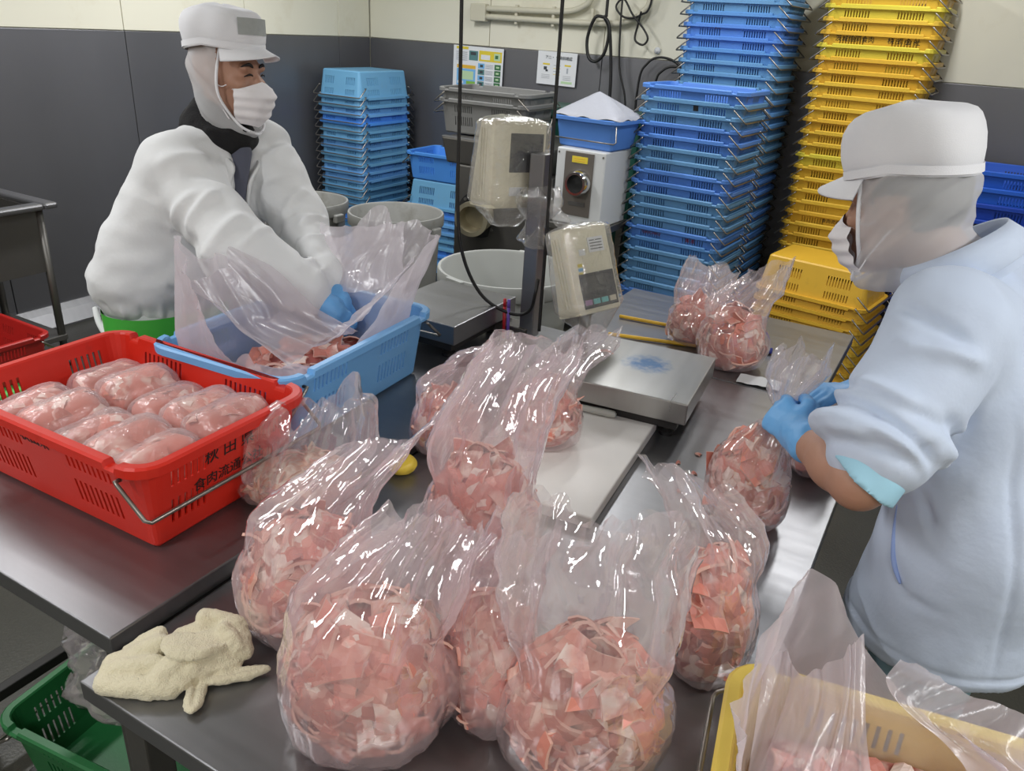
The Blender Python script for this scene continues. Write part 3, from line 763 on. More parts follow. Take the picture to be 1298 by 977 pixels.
MB().tube([(0.03, 0, 0), (0.031, 0, 0), (0.068, 0, 0), (0.070, 0, 0)], [0.0105, 0.0115, 0.011, 0.006], 12).obj('cap', M['navy'], bmk, True)
pn = MB()
V = []; F = []
for j in range(7):
    for i in range(9):
        x = (i / 8 - 0.5) * 0.13; y = (j / 6 - 0.5) * 0.075
        V.append((x, y, 0.003 + 0.004 * math.sin(3 * x / 0.13 + 1) ** 2 + 0.003 * math.sin(i * 1.3 + j)**2))
nV = len(V)
V += [(x, y, z - 0.0008) for x, y, z in V]
for j in range(6):
    for i in range(8):
        a = j * 9 + i
        F.append((a, a + 1, a + 10, a + 9)); F.append((nV + a + 9, nV + a + 10, nV + a + 1, nV + a))
tag(pn.add(V, F).obj('paper_note', M['paper'], None, True, (-0.405, 2.365, T + 0.001), (0, 0, 0.05)), 'small white paper slip beside the blue-gloved hands', 'paper')

# ------------------------------------------------------------------ background machinery
sm = thing('meat_machine', 'tall dark steel machine with round threaded outlet', 'machine', (-2.46, 4.62, 0))
MB().box((-0.04, 0, 0.50), (0.70, 0.62, 0.90), bev=0.01).obj('cabinet', M['steel_dark'], sm)
MB().box((-0.10, 0, 1.03), (0.78, 0.66, 0.16), bev=0.012, taper=0.93).obj('hopper', M['steel_dark'], sm)
MB().box((-0.10, -0.30, 1.105), (0.79, 0.04, 0.02), bev=0.004).obj('hopper_rim', M['steel'], sm)
fl = MB().lathe([(0.0, 0.0), (0.15, 0.0), (0.15, 0.014), (0.10, 0.018), (0.0, 0.018)], 32, (-0.19, -0.312, 0.66), (0.25, -1, 0)).obj('flange_plate', M['black'], sm)
M['brass'] = mat('dull_brass', (176, 168, 144), 0.32, 0.7)
pf = [(0.0, 0.03), (0.075, 0.03), (0.078, 0.0)]
thr = [(0.102, 0.01)]
for k in range(7): thr += [(0.102, 0.02 + k * 0.017), (0.093, 0.028 + k * 0.017)]
thr += [(0.108, 0.14), (0.108, 0.17), (0.082, 0.17), (0.078, 0.05), (0.0, 0.05)]
shade_auto(MB().lathe(thr, 36, (-0.19, -0.322, 0.66), (0.25, -1, 0)).obj('threaded_outlet', M['brass'], sm), 30)
for k in range(8):
    an = 2 * PI * k / 8
    MB().lathe([(0.0, 0.0), (0.010, 0.0), (0.010, 0.008), (0.0, 0.008)], 6, (-0.19 + 0.126 * math.cos(an) + 0.02 * 0, -0.332 + 0.03 * math.cos(an), 0.66 + 0.126 * math.sin(an)), (0.25, -1, 0)).obj('bolt', M['steel_dark'], sm)
for sx in (-0.33, 0.25):
    for sy_ in (-0.25, 0.25): MB().tube([(sx, sy_, 0), (sx, sy_, 0.06)], 0.025, 10).obj('foot', M['rubber'], sm)
MB().box((0.20, -0.315, 0.86), (0.10, 0.012, 0.14), bev=0.003).obj('switch_plate', M['dark_metal'], sm)
# two grey crates nested on the machine
crate('lower grey crate nested on top of the steel machine', (-2.74, 4.62, 1.12), 0.03, 'grey', 'grey crates on the machine', body=CR_BIG, bail=BAIL_BIG, H=0.21)
crate('upper empty grey crate nested on top of the steel machine', (-2.74, 4.62, 1.185), 0.045, 'grey', 'grey crates on the machine', body=CR_BIG, bail=BAIL_BIG, H=0.21)
# green tub behind
gt = thing('green_tub', 'dark green plastic tub behind the grey crates', 'tub', (-2.30, 5.19, 0))
shade_auto(MB().box((0, 0, 0.62), (0.80, 0.36, 1.20), bev=0.05, taper=0.9).obj('body', CM['dgreen'], gt), 40)
shade_auto(MB().box((0, 0, 1.255), (0.88, 0.41, 0.07), bev=0.025).obj('rim', CM['dgreen'], gt), 40)
for k in range(6): MB().box((-0.33 + 0.13 * k, -0.207, 1.255), (0.03, 0.012, 0.06), bev=0.003).obj('rib', CM['dgreen'], gt)

# stand with the white control box
std = thing('steel_stand', 'steel stand carrying the white control box', 'stand', (-1.94, 4.41, 0))
MB().box((0, 0, 0.70), (0.36, 0.40, 0.04), bev=0.004).obj('top', M['steel_dark'], std)
for sx in (-0.15, 0.15):
    for sy_ in (-0.16, 0.16): MB().box((sx, sy_, 0.34), (0.04, 0.04, 0.68), bev=0.003).obj('leg', M['steel_dark'], std)
MB().box((0, 0, 0.30), (0.34, 0.38, 0.025), bev=0.003).obj('shelf', M['steel_dark'], std)
wbx = thing('control_box', 'white box machine with chrome dial and yellow sticker', 'machine', (-1.935, 4.40, 0.721), -0.05)
M['white_paint'] = mat('white_painted_metal', (206, 208, 208), 0.4, 0, 0.04, 4)
MB().box((0, 0, 0.215), (0.315, 0.34, 0.43), bev=0.008).obj('casing', M['white_paint'], wbx)
M['panel_grey'] = mat('grey_control_panel', (112, 106, 100), 0.4, 0.3)
MB().box((-0.005, -0.173, 0.235), (0.185, 0.008, 0.36), bev=0.002).obj('control_panel', M['panel_grey'], wbx)
MB().box((0.0, -0.178, 0.375), (0.10, 0.003, 0.035)).obj('sticker', PC['y'], wbx)
for q in range(2): MB().box((0.0, -0.180, 0.381 - q * 0.013), (0.07, 0.001, 0.004)).obj('print_line', PC['o'], wbx)
M['chrome'] = mat('chrome', (205, 205, 205), 0.12, 1.0)
shade_auto(MB().lathe([(0.0, 0.02), (0.045, 0.02), (0.052, 0.05), (0.064, 0.05), (0.075, 0.03), (0.078, 0.0)], 32, (0.005, -0.176, 0.245), (0, -1, 0)).obj('dial_ring', M['chrome'], wbx), 30)
MB().lathe([(0.0, 0.03), (0.046, 0.022), (0.046, 0.0)], 28, (0.005, -0.177, 0.245), (0, -1, 0)).obj('dial_glass', M['black'], wbx)
MB().box((0.0, -0.1785, 0.125), (0.11, 0.002, 0.022)).obj('label_plate', M['steel'], wbx)
for sx in (-0.155, 0.155):
    for z in (0.03, 0.42): MB().lathe([(0, 0), (0.006, 0), (0.005, 0.003), (0, 0.003)], 8, (sx*0.92, -0.17, z*0.96), (0, -1, 0)).obj('screw', M['steel_dark'], wbx)
crate('blue crate on the white box, covered by a white plastic bag', (-1.94, 4.42, 1.153), -0.10, 'blue3', name='nesting_crate', bail=BAIL, body=crate_mesh('crate_body_plain', L=0.41, W=0.32, H=0.17, slots=False, notch=False, rows_z=(0.04, 0.07, 0.1, 0.13)), H=0.17, handles=(0, 0))
pc_ = [o for o in COL.objects if o.get('label', '').startswith('blue crate on the white box')][0]
MB().tube([(-0.21, -0.165, 0.14), (-0.225, -0.18, 0.06), (-0.215, -0.185, 0.05), (0.215, -0.185, 0.05), (0.225, -0.18, 0.06), (0.21, -0.165, 0.14)], 0.004, 8).obj('handle', M['steel_wire'], pc_, True)
M['milky'] = mat('milky_plastic_sheet', (158, 160, 168), 0.5, 0, 0.03, 9, 0.25, 40)
V = []; F = []
nu, nv = 72, 20
for j in range(nv + 1):
    v = j / nv
    for i in range(nu):
        x, y = rrect(i / nu, 0.222 * v, 0.175 * v, 2 + 6 * v)
        z = 0.004 + 0.125 * max(0, 1 - v ** 1.1) + 0.012 * (1 - abs(math.sin(4 * PI * i / nu + 0.6))) * math.sin(PI * v)
        if v > 0.95: z -= 0.012 * (0.5 + 0.5 * math.sin(i * 0.9))
        V.append((x - 0.01 * (1 - v), y, z))
for j in range(nv):
    for i in range(nu): F.append((j * nu + i, j * nu + (i + 1) % nu, (j + 1) * nu + (i + 1) % nu, (j + 1) * nu + i))
nV = len(V); V += [(x, y, z - 0.0015) for x, y, z in V]; F += [tuple(nV + k for k in f[::-1]) for f in F]
tag(mesh_o := link('plastic_sheet', mesh('plastic_sheet', V, F, M['milky'], True), None, (-1.94, 4.42, 1.327), (0, 0, -0.10)), 'white plastic sheet peaked over the blue crate', 'plastic sheet')

# grey buckets
M['bucket'] = mat('grey_bucket_plastic', (138, 138, 134), 0.5, 0, 0.05, 5, dirt=(110, 108, 100), dirt_scale=5)
M['bucket_pale'] = mat('pale_grey_bucket_plastic', (168, 170, 166), 0.5, 0, 0.04, 5)
def bucket(label, loc, R_, H_, m, mark=False, ears=True):
    t = thing('bucket', label, 'bucket', loc)
    k = R_ / 0.29
    pr = [(0.0, 0.0), (0.225 * k, 0.0), (0.23 * k, 0.01), (0.272 * k, H_ - 0.075), (0.272 * k, H_ - 0.07), (0.292 * k, H_ - 0.066), (0.296 * k, H_ - 0.06), (0.297 * k, H_ - 0.012), (0.293 * k, H_), (0.282 * k, H_), (0.276 * k, H_ - 0.008), (0.222 * k, 0.02), (0.0, 0.02)]
    shade_auto(MB().lathe(pr, 48).obj('body', m, t), 35)
    if mark: MB().box((0, -0.272 * k + 0.008, H_ * 0.74), (0.12, 0.006, 0.012), bev=0.002).obj('moulded_mark', M['dark_metal'], t)
    if ears:
        for s in (-1, 1): MB().box((s * (0.30 * k), 0, H_ - 0.075), (0.035, 0.07, 0.05), bev=0.008).obj('ear', m, t)
    return t
bucket('grey bucket in the middle, in front of the corner crate stack', (-2.80, 3.63, 0), 0.27, 0.76, M['bucket'], True)
bucket('grey bucket half hidden behind the left worker', (-3.46, 3.58, 0), 0.26, 0.74, M['bucket'])
bb = bucket('large pale grey bucket behind the tall scale post', (-1.68, 2.98, 0), 0.305, 0.79, M['bucket_pale'], ears=False)
for a in (1.75, 4.45, 5.6):
    MB().box((0.312 * math.cos(a), 0.312 * math.sin(a), 0.755), (0.016, 0.10, 0.072), rot=(0, 0, a), bev=0.004).obj('rim_grip', M['bucket_pale'], bb)

# ------------------------------------------------------------------ sink at the far left
sk_ = thing('sink', 'stainless sink unit on legs by the left wall', 'sink', (-4.14, 1.55, 0))
sw_, sd_ = 0.62, 1.46      # x and y size; near right corner at (-3.83, 2.28)
x0, x1, y0, y1 = -0.31, 0.31, -0.73, 0.73
rim_ = MB()
for (c, s) in (((0, y1 - 0.035, 0.845), (0.62, 0.07, 0.03)), ((0, y0 + 0.035, 0.845), (0.62, 0.07, 0.03)), ((x1 - 0.035, 0, 0.845), (0.07, 1.32, 0.03)), ((x0 + 0.035, 0, 0.845), (0.07, 1.32, 0.03))):
    rim_.box(c, s, bev=0.010)
rim_.obj('rim', M['steel'], sk_)
bs = MB()
for (c, s) in (((0, y1 - 0.075, 0.675), (0.50, 0.01, 0.32)), ((0, y0 + 0.075, 0.675), (0.50, 0.01, 0.32)), ((x1 - 0.06, 0, 0.675), (0.01, 1.32, 0.32)), ((x0 + 0.06, 0, 0.675), (0.01, 1.32, 0.32)), ((0, 0, 0.52), (0.50, 1.32, 0.01))):
    bs.box(c, s)
bs.obj('basin', M['steel_dark'], sk_)
for sx in (-0.25, 0.25):
    for sy_ in (-0.66, 0.66):
        MB().tube([(sx, sy_, 0.02), (sx, sy_, 0.84)], 0.019, 12).obj('leg', M['steel_dark'], sk_, True)
        MB().tube([(sx, sy_, 0.0), (sx, sy_, 0.03)], 0.024, 12).obj('foot', M['rubber'], sk_, True)
MB().box((0, 0, 0.16), (0.54, 1.36, 0.03), bev=0.004).obj('shelf', M['steel_dark'], sk_)
wk = thing('wooden_block', 'dark brown wooden block on the sink shelf', 'wood block', (-3.98, 2.00, 0.176), 0.2)
MB().box((0, 0, 0.035), (0.26, 0.14, 0.07), bev=0.004).obj('block', M['wood'], wk)
MB().tube(bez([(-0.11, -0.05, 0.07), (-0.12, -0.06, 0.12), (-0.10, -0.07, 0.16)], 4), 0.006, 8).obj('wire_hook', M['dark_metal'], wk, True)
crate('dark red crate on the floor in front of the sink', (-3.72, 1.62, 0.15), PI / 2, 'red2', H=0.21, body=CR_BIG, bail=BAIL_BIG, handles=(1, 0))
gl_ = thing('green_pallet', 'light green plastic pallet under the dark red crate', 'pallet', (-3.72, 1.62, 0), PI / 2)
M['lime'] = mat('light_green_plastic', (96, 186, 96), 0.45)
MB().box((0, 0, 0.135), (0.74, 0.50, 0.03), bev=0.010).obj('deck', M['lime'], gl_)
for sx in (-0.3, 0, 0.3): MB().box((sx, 0, 0.06), (0.09, 0.44, 0.12), bev=0.008).obj('runner', M['lime'], gl_)
# under the left table
crate('green crate on the floor under the left table', (-1.37, 0.87, 0.021), 0.12, 'green', body=CR_BIG, bail=BAIL_BIG, H=0.21)
tr_ = thing('floor_rack', 'low black rack under the green crate', 'rack', (-1.37, 0.87, 0), 0.12)
for s in (-0.16, 0, 0.16): MB().box((0, s, 0.01), (0.62, 0.05, 0.02), bev=0.004).obj('slat', M['dark_metal'], tr_)
# ------------------------------------------------------------------ implicit surfaces for soft shapes and people
class SDF:
    def __init__(self, lo, hi, h):
        self.lo = np.array(lo, float); self.h = h
        self.n = np.ceil((np.array(hi, float) - self.lo) / h).astype(int) + 1
        self.ax = [(self.lo[k] + h * np.arange(self.n[k])).astype(np.float32) for k in range(3)]
        self.v = np.full(self.n, 0.25, dtype=np.float32)
    def _sl(self, lo, hi):
        a = np.clip(np.floor((np.array(lo) - self.lo) / self.h).astype(int), 0, self.n - 1)
        b = np.clip(np.ceil((np.array(hi) - self.lo) / self.h).astype(int) + 1, 1, self.n)
        return tuple(slice(a[k], max(b[k], a[k] + 1)) for k in range(3))
    def _p(self, s):
        return self.ax[0][s[0]][:, None, None], self.ax[1][s[1]][None, :, None], self.ax[2][s[2]][None, None, :]
    def _mix(self, s, d, k, sub=False):
        o = self.v[s]
        if sub:
            d = -d
            hh = np.clip(0.5 - 0.5 * (o - d) / k, 0, 1)
            self.v[s] = o * (1 - hh) + d * hh + k * hh * (1 - hh)
        else:
            hh = np.clip(0.5 + 0.5 * (d - o) / k, 0, 1)
            self.v[s] = d * (1 - hh) + o * hh - k * hh * (1 - hh)
    def cone(self, a, b, ra, rb, k=0.02, sub=False):
        a = np.array(a, float); b = np.array(b, float); m = max(ra, rb) + k + 4 * self.h
        s = self._sl(np.minimum(a, b) - m, np.maximum(a, b) + m); x, y, z = self._p(s)
        ba = b - a; L2 = max(ba @ ba, 1e-9)
        t = np.clip(((x - a[0]) * ba[0] + (y - a[1]) * ba[1] + (z - a[2]) * ba[2]) / L2, 0, 1)
        d = np.sqrt((x - a[0] - t * ba[0]) ** 2 + (y - a[1] - t * ba[1]) ** 2 + (z - a[2] - t * ba[2]) ** 2) - (ra + (rb - ra) * t)
        self._mix(s, d, k, sub); return self
    def ell(self, c, r, R=None, k=0.02, sub=False):
        """ellipsoid; R columns are its axes"""
        c = np.array(c, float); r = np.array(r, float)
        R = np.eye(3) if R is None else np.array(R, float)
        m = np.abs(R) @ r + k + 4 * self.h
        s = self._sl(c - m, c + m); x, y, z = self._p(s)
        q = [((x - c[0]) * R[0, i] + (y - c[1]) * R[1, i] + (z - c[2]) * R[2, i]) for i in range(3)]
        k0 = np.sqrt(sum((q[i] / r[i]) ** 2 for i in range(3))) + 1e-6
        k1 = np.sqrt(sum((q[i] / r[i] ** 2) ** 2 for i in range(3))) + 1e-6
        self._mix(s, k0 * (k0 - 1) / k1, k, sub); return self
    def slab(self, a, b, ra, rb, R, k=0.02, sub=False):
        """tapered elliptical limb: section radii ra -> rb = (side, front); R columns = side, front, axis"""
        a = np.array(a, float); b = np.array(b, float); ra = np.array(ra, float); rb = np.array(rb, float)
        R = np.array(R, float); mm = max(ra.max(), rb.max()) + k + 4 * self.h
        s = self._sl(np.minimum(a, b) - mm, np.maximum(a, b) + mm); x, y, z = self._p(s)
        ba = b - a; L2 = max(ba @ ba, 1e-9)
        t = np.clip(((x - a[0]) * ba[0] + (y - a[1]) * ba[1] + (z - a[2]) * ba[2]) / L2, 0, 1)
        qx, qy, qz = x - a[0] - t * ba[0], y - a[1] - t * ba[1], z - a[2] - t * ba[2]
        u = qx * R[0, 0] + qy * R[1, 0] + qz * R[2, 0]; v = qx * R[0, 1] + qy * R[1, 1] + qz * R[2, 1]; w_ = qx * R[0, 2] + qy * R[1, 2] + qz * R[2, 2]
        r0 = ra[0] + (rb[0] - ra[0]) * t; r1 = ra[1] + (rb[1] - ra[1]) * t; r2 = np.minimum(r0, r1)
        k0 = np.sqrt((u / r0) ** 2 + (v / r1) ** 2 + (w_ / r2) ** 2) + 1e-6
        k1 = np.sqrt((u / r0 ** 2) ** 2 + (v / r1 ** 2) ** 2 + (w_ / r2 ** 2) ** 2) + 1e-6
        self._mix(s, k0 * (k0 - 1) / k1, k, sub); return self
    def cut(self, p, n, k=0.004):
        """keep only the half space (x-p).n < 0"""
        p = np.array(p, float); n = np.array(n, float); n = n / np.linalg.norm(n)
        s = tuple(slice(0, int(m)) for m in self.n); x, y, z = self._p(s)
        d = (x - p[0]) * n[0] + (y - p[1]) * n[1] + (z - p[2]) * n[2]
        self.v = np.maximum(self.v, d.astype(np.float32)); return self
    def surface(self):
        """naive surface nets"""
        v = self.v; v[0] = v[-1] = 0.2; v[:, 0] = v[:, -1] = 0.2; v[:, :, 0] = v[:, :, -1] = 0.2
        ins = v < 0
        nx, ny, nz = v.shape
        cnt = np.zeros((nx - 1, ny - 1, nz - 1), np.int8)
        for dx in (0, 1):
            for dy in (0, 1):
                for dz in (0, 1): cnt += ins[dx:nx - 1 + dx, dy:ny - 1 + dy, dz:nz - 1 + dz]
        act = (cnt > 0) & (cnt < 8)
        idx = np.argwhere(act)
        cid = np.full(act.shape, -1, np.int64); cid[act] = np.arange(len(idx))
        acc = np.zeros((len(idx), 3)); num = np.zeros(len(idx))
        cr = np.array([(a, b, c) for a in (0, 1) for b in (0, 1) for c in (0, 1)])
        for a in range(8):
            for b in range(a + 1, 8):
                if np.abs(cr[a] - cr[b]).sum() != 1: continue
                ia = idx + cr[a]; ib = idx + cr[b]
                va = v[ia[:, 0], ia[:, 1], ia[:, 2]]; vb = v[ib[:, 0], ib[:, 1], ib[:, 2]]
                m = (va < 0) != (vb < 0)
                t = np.where(m, va / np.where(m, va - vb, 1), 0)
                p = cr[a] + t[:, None] * (cr[b] - cr[a])
                acc[m] += p[m]; num[m] += 1
        V = self.lo + self.h * (idx + acc / num[:, None])
        F = []
        for ax in range(3):
            o = [k for k in range(3) if k != ax]
            sa = [slice(None)] * 3; sb = [slice(None)] * 3
            sa[ax] = slice(0, -1); sb[ax] = slice(1, None)
            for k in o: sa[k] = slice(1, -1); sb[k] = slice(1, -1)
            A = ins[tuple(sa)]; B = ins[tuple(sb)]
            for flip, msk in ((False, A & ~B), (True, ~A & B)):
                e = np.argwhere(msk)
                if not len(e): continue
                e = e.copy()
                for k in o: e[:, k] += 1
                c = []
                for du, dv in ((0, 0), (1, 0), (1, 1), (0, 1)):
                    q = e.copy(); q[:, o[0]] -= du; q[:, o[1]] -= dv
                    c.append(cid[q[:, 0], q[:, 1], q[:, 2]])
                q = np.stack(c, 1)
                if (ax == 1) != flip: q = q[:, ::-1]
                F.append(q)
        F = np.concatenate(F)
        # largest shell only keeps stray crumbs out
        return V, F
    def normals(self, V):
        q = (V - self.lo) / self.h
        g = []
        def samp(p):
            p = np.clip(p, 0, np.array(self.v.shape) - 1.001); i = np.floor(p).astype(int); f = p - i
            out = 0
            for dx in (0, 1):
                for dy in (0, 1):
                    for dz in (0, 1):
                        wgt = (f[:, 0] if dx else 1 - f[:, 0]) * (f[:, 1] if dy else 1 - f[:, 1]) * (f[:, 2] if dz else 1 - f[:, 2])
                        out = out + wgt * self.v[i[:, 0] + dx, i[:, 1] + dy, i[:, 2] + dz]
            return out
        for k in range(3):
            e = np.zeros(3); e[k] = 1.0
            g.append(samp(q + e) - samp(q - e))
        N_ = np.stack(g, 1)
        return N_ / (np.linalg.norm(N_, axis=1)[:, None] + 1e-9)

def smooth_verts(V, F, it=2, w=0.5):
    n = len(V)
    E_ = np.concatenate([F[:, [0, 1]], F[:, [1, 2]], F[:, [2, 3]], F[:, [3, 0]]])
    E_ = np.concatenate([E_, E_[:, ::-1]])
    deg = np.bincount(E_[:, 0], minlength=n)[:, None] + 1e-9
    for _ in range(it):
        S = np.stack([np.bincount(E_[:, 0], weights=V[E_[:, 1], k], minlength=n) for k in range(3)], 1)
        V = V * (1 - w) + w * S / deg
    return V

def seg_dist(V, pts):
    """distance to a polyline and the parameter along it"""
    best = np.full(len(V), 9.0); par = np.zeros(len(V))
    P = [np.array(p, float) for p in pts]
    for i in range(len(P) - 1):
        ba = P[i + 1] - P[i]
        t = np.clip(((V - P[i]) @ ba) / (ba @ ba + 1e-9), 0, 1)
        d = np.linalg.norm(V - P[i] - t[:, None] * ba, axis=1)
        m = d < best
        best[m] = d[m]; par[m] = (i + t[m]) / (len(P) - 1)
    return best, par

def folds(V, N_, strokes):
    """strokes: (points, radius, amplitude): raised (+) or creased (-) lines in cloth"""
    D = np.zeros(len(V))
    for pts, r, a in strokes:
        d, t = seg_dist(V, pts)
        D += 1.35 * a * np.exp(-(d / r) ** 2) * np.clip(np.sin(PI * np.clip(t, 0.02, 0.98)) * 1.6, 0, 1)
    return V + N_ * D[:, None]

def np_mesh(name, V, F, m, smooth=True):
    me = bpy.data.meshes.new(name)
    V = np.asarray(V, np.float32); F = np.asarray(F, np.int32)
    me.vertices.add(len(V)); me.vertices.foreach_set('co', V.ravel())
    me.loops.add(F.size); me.loops.foreach_set('vertex_index', F.ravel())
    me.polygons.add(len(F))
    me.polygons.foreach_set('loop_start', np.arange(0, F.size, F.shape[1], dtype=np.int32))
    me.polygons.foreach_set('loop_total', np.full(len(F), F.shape[1], np.int32))
    if smooth: me.polygons.foreach_set('use_smooth', np.ones(len(F), bool))
    if m is not None: me.materials.append(m)
    me.update(calc_edges=True); me.validate()
    return me
# ------------------------------------------------------------------ meat slices and bags
M['meat'] = meat_mat('pink_meat', (212, 134, 118), (234, 200, 186), 0.54, 0.68, 16)
M['meat_pale'] = meat_mat('pale_trimmings', (226, 176, 150), (238, 222, 204), 0.42, 0.56, 30)
M['meat_gap_shade'] = meat_mat('gap_shaded_meat_mass', (176, 92, 84), (214, 176, 164), 0.52, 0.62, 26)  # inner mass coloured darker to paint shade into the gaps between slices
M['fat_edge'] = mat('pale_fat_edge', (226, 178, 162), 0.45)
def slice_meshes(m, n=12, seed=1, size=0.052):
    out = []
    r = random.Random(seed)
    for q in range(n):
        w = size * r.uniform(0.62, 1.15); l = size * r.uniform(0.75, 1.35); th = r.uniform(0.0035, 0.0065)
        bend = -r.uniform(0.0, 0.55); tw = r.uniform(-0.35, 0.35); bx = -r.uniform(0.0, 0.4)
        nu, nv = 4, 3
        cj = [(r.uniform(-0.2, 0.2) * w, r.uniform(-0.2, 0.2) * l) for _ in range(4)]
        V = []
        for s in (1, -1):
            for j in range(nv + 1):
                for i in range(nu + 1):
                    u = i / nu; v = j / nv
                    x = (u - 0.5) * l; y = (v - 0.5) * w
                    for (a, b, c) in ((1 - u, 1 - v, 0), (u, 1 - v, 1), (u, v, 2), (1 - u, v, 3)):
                        x += a * b * cj[c][1]; y += a * b * cj[c][0]
                    z = bend * x * x / l * 2.2 + bx * y * y / w * 2 + tw * x * y / l * 2
                    V.append((x, y, z + s * th / 2))
        F = []; o = (nu + 1) * (nv + 1)
        for j in range(nv):
            for i in range(nu):
                a = j * (nu + 1) + i
                F.append((a, a + 1, a + nu + 2, a + nu + 1)); F.append((o + a + nu + 1, o + a + nu + 2, o + a + 1, o + a))
        bd = [i for i in range(nu + 1)] + [j * (nu + 1) + nu for j in range(1, nv + 1)] + [nv * (nu + 1) + i for i in range(nu - 1, -1, -1)] + [j * (nu + 1) for j in range(nv - 1, 0, -1)]
        for a, b in zip(bd, bd[1:] + bd[:1]): F.append((o + a, o + b, b, a))
        me = mesh('meat_slice', V, F, m, False)
        me.materials.append(M['fat_edge'])
        for p_ in list(me.polygons)[-len(bd):]: p_.material_index = 1
        out.append(me)
    return out
M['meat_fatty'] = meat_mat('fatty_meat', (228, 160, 144), (242, 220, 208), 0.38, 0.52, 18)
SL = slice_meshes(M['meat'], 12, 1, 0.047) + slice_meshes(M['meat_fatty'], 5, 8, 0.044); SLP = slice_meshes(M['meat_pale'], 8, 5, 0.042)

def rim_frame(x, y):
    """horizontal right and away directions seen from the photographer's side of the table"""
    d = Vector((x, y, 0)).normalized()
    return Vector((d.y, -d.x, 0)), d

def egg(r, z, h, rx, ry):
    """half widths of the meat body at height z"""
    t = min(1.0, max(0.0, z / h))
    k = float(np.interp(t, [0, 0.05, 0.15, 0.30, 0.50, 0.68, 0.82, 0.93, 1.0], [0.66, 0.82, 0.94, 1.0, 0.98, 0.89, 0.73, 0.50, 0.22]))
    return rx * k, ry * k

def put_slices(t, n, seed, rx, ry, h, R, D, meshes=SL, lean=(0, 0), zmin=0.027, scale=1.0, inner=0.97):
    r = random.Random(seed)
    k = 0; gold = PI * (3 - math.sqrt(5))
    i = 0
    while k < n and i < n * 3:
        u = (i + 0.5) / (n * 1.12); i += 1
        if u > 1: break
        cz = 1 - 2 * u; th = i * gold
        z = h * (0.44 + 0.54 * cz)
        if z < zmin: continue
        a, b = egg(0, z, h, rx, ry)
        if abs(cz) > 0.97: continue
        tl_ = r.choice((0.25, 0.45, 0.45, 0.95)); jr = (r.uniform(0.92, 0.985) if tl_ < 0.9 else r.uniform(0.78, 0.88)) * lump(th, z / h, seed); a = max(a * inner * jr - 0.006, 0.004); b = max(b * inner * jr - 0.006, 0.004)
        p = R * (a * math.cos(th) + lean[0] * z) + D * (b * math.sin(th) + lean[1] * z) + Vector((0, 0, z))
        nrm = (R * (math.cos(th) / max(rx, 0.01)) + D * (math.sin(th) / max(ry, 0.01)) + Vector((0, 0, cz * 1.2 / (h / 2)))).normalized()
        nrm = (nrm + Vector((r.uniform(-1, 1), r.uniform(-1, 1), r.uniform(-1, 1))) * tl_).normalized()
        q = nrm.to_track_quat('Z', 'Y') @ Euler((0, 0, r.uniform(0, 2 * PI))).to_quaternion()
        o = link('meat_slice', r.choice(meshes), t)
        o.rotation_mode = 'QUATERNION'; o.rotation_quaternion = q; o.location = p
        s = scale * r.uniform(0.65, 1.25); o.scale = (s, s, 1)
        k += 1

def lump(th, t, seed):
    q = np.stack(np.broadcast_arrays(np.cos(th) * 1.1, np.sin(th) * 1.1, np.asarray(t) * 1.6), -1)
    return 1 + 0.13 * vnoise(q, 1.0, seed + 31)

def core(t, rx, ry, h, R, D, m, seed, lean=(0, 0), k=0.86):
    V = []; F = []; nu, nv = 28, 16
    for j in range(nv + 1):
        z = h * (0.01 + 0.95 * j / nv)
        a, b = egg(0, z, h, rx, ry)
        for i in range(nu):
            th = 2 * PI * i / nu
            kk = k * float(lump(th, z / h, seed))
            p = R * (a * kk * math.cos(th) + lean[0] * z) + D * (b * kk * math.sin(th) + lean[1] * z) + Vector((0, 0, max(0.004, z * 0.97)))
            V.append(p)
    V = np.array(V)
    V[:, :] += (vnoise(V, 40, seed)[:, None] * 0.006) * np.array([1, 1, 0])
    for j in range(nv):
        for i in range(nu): F.append((j * nu + i, j * nu + (i + 1) % nu, (j + 1) * nu + (i + 1) % nu, (j + 1) * nu + i))
    F.append(tuple(range(nu - 1, -1, -1))); F.append(tuple(nv * nu + i for i in range(nu)))
    o = link('meat_mass', mesh('meat_mass', V, F, m, True), t)
    tag(o, kind='stuff'); return o

FILM = film_mat('bag_film', (248, 230, 236), 0.23, 0.62, 0.06, 0.22, 16, 2.2)
FILM_MILKY = film_mat('milky_liner_film', (232, 224, 230), 0.45, 0.80, 0.27, 0.3, 16, 0.75)
FILM_CLEAR = film_mat('clear_bag_film', (248, 236, 240), 0.17, 0.54, 0.05, 0.22, 16, 2.4)

def cr_interp(keys, n):
    """catmull-rom over rows of numbers"""
    K = np.array(keys, float); m = len(K); out = []
    for s in np.linspace(0, m - 1, n):
        i = min(int(s), m - 2); t = s - i
        p0, p1, p2, p3 = K[max(i - 1, 0)], K[i], K[i + 1], K[min(i + 2, m - 1)]
        out.append(0.5 * (2 * p1 + (p2 - p0) * t + (2 * p0 - 5 * p1 + 4 * p2 - p3) * t * t + (3 * p1 - p0 - 3 * p2 + p3) * t ** 3))
    return np.array(out)

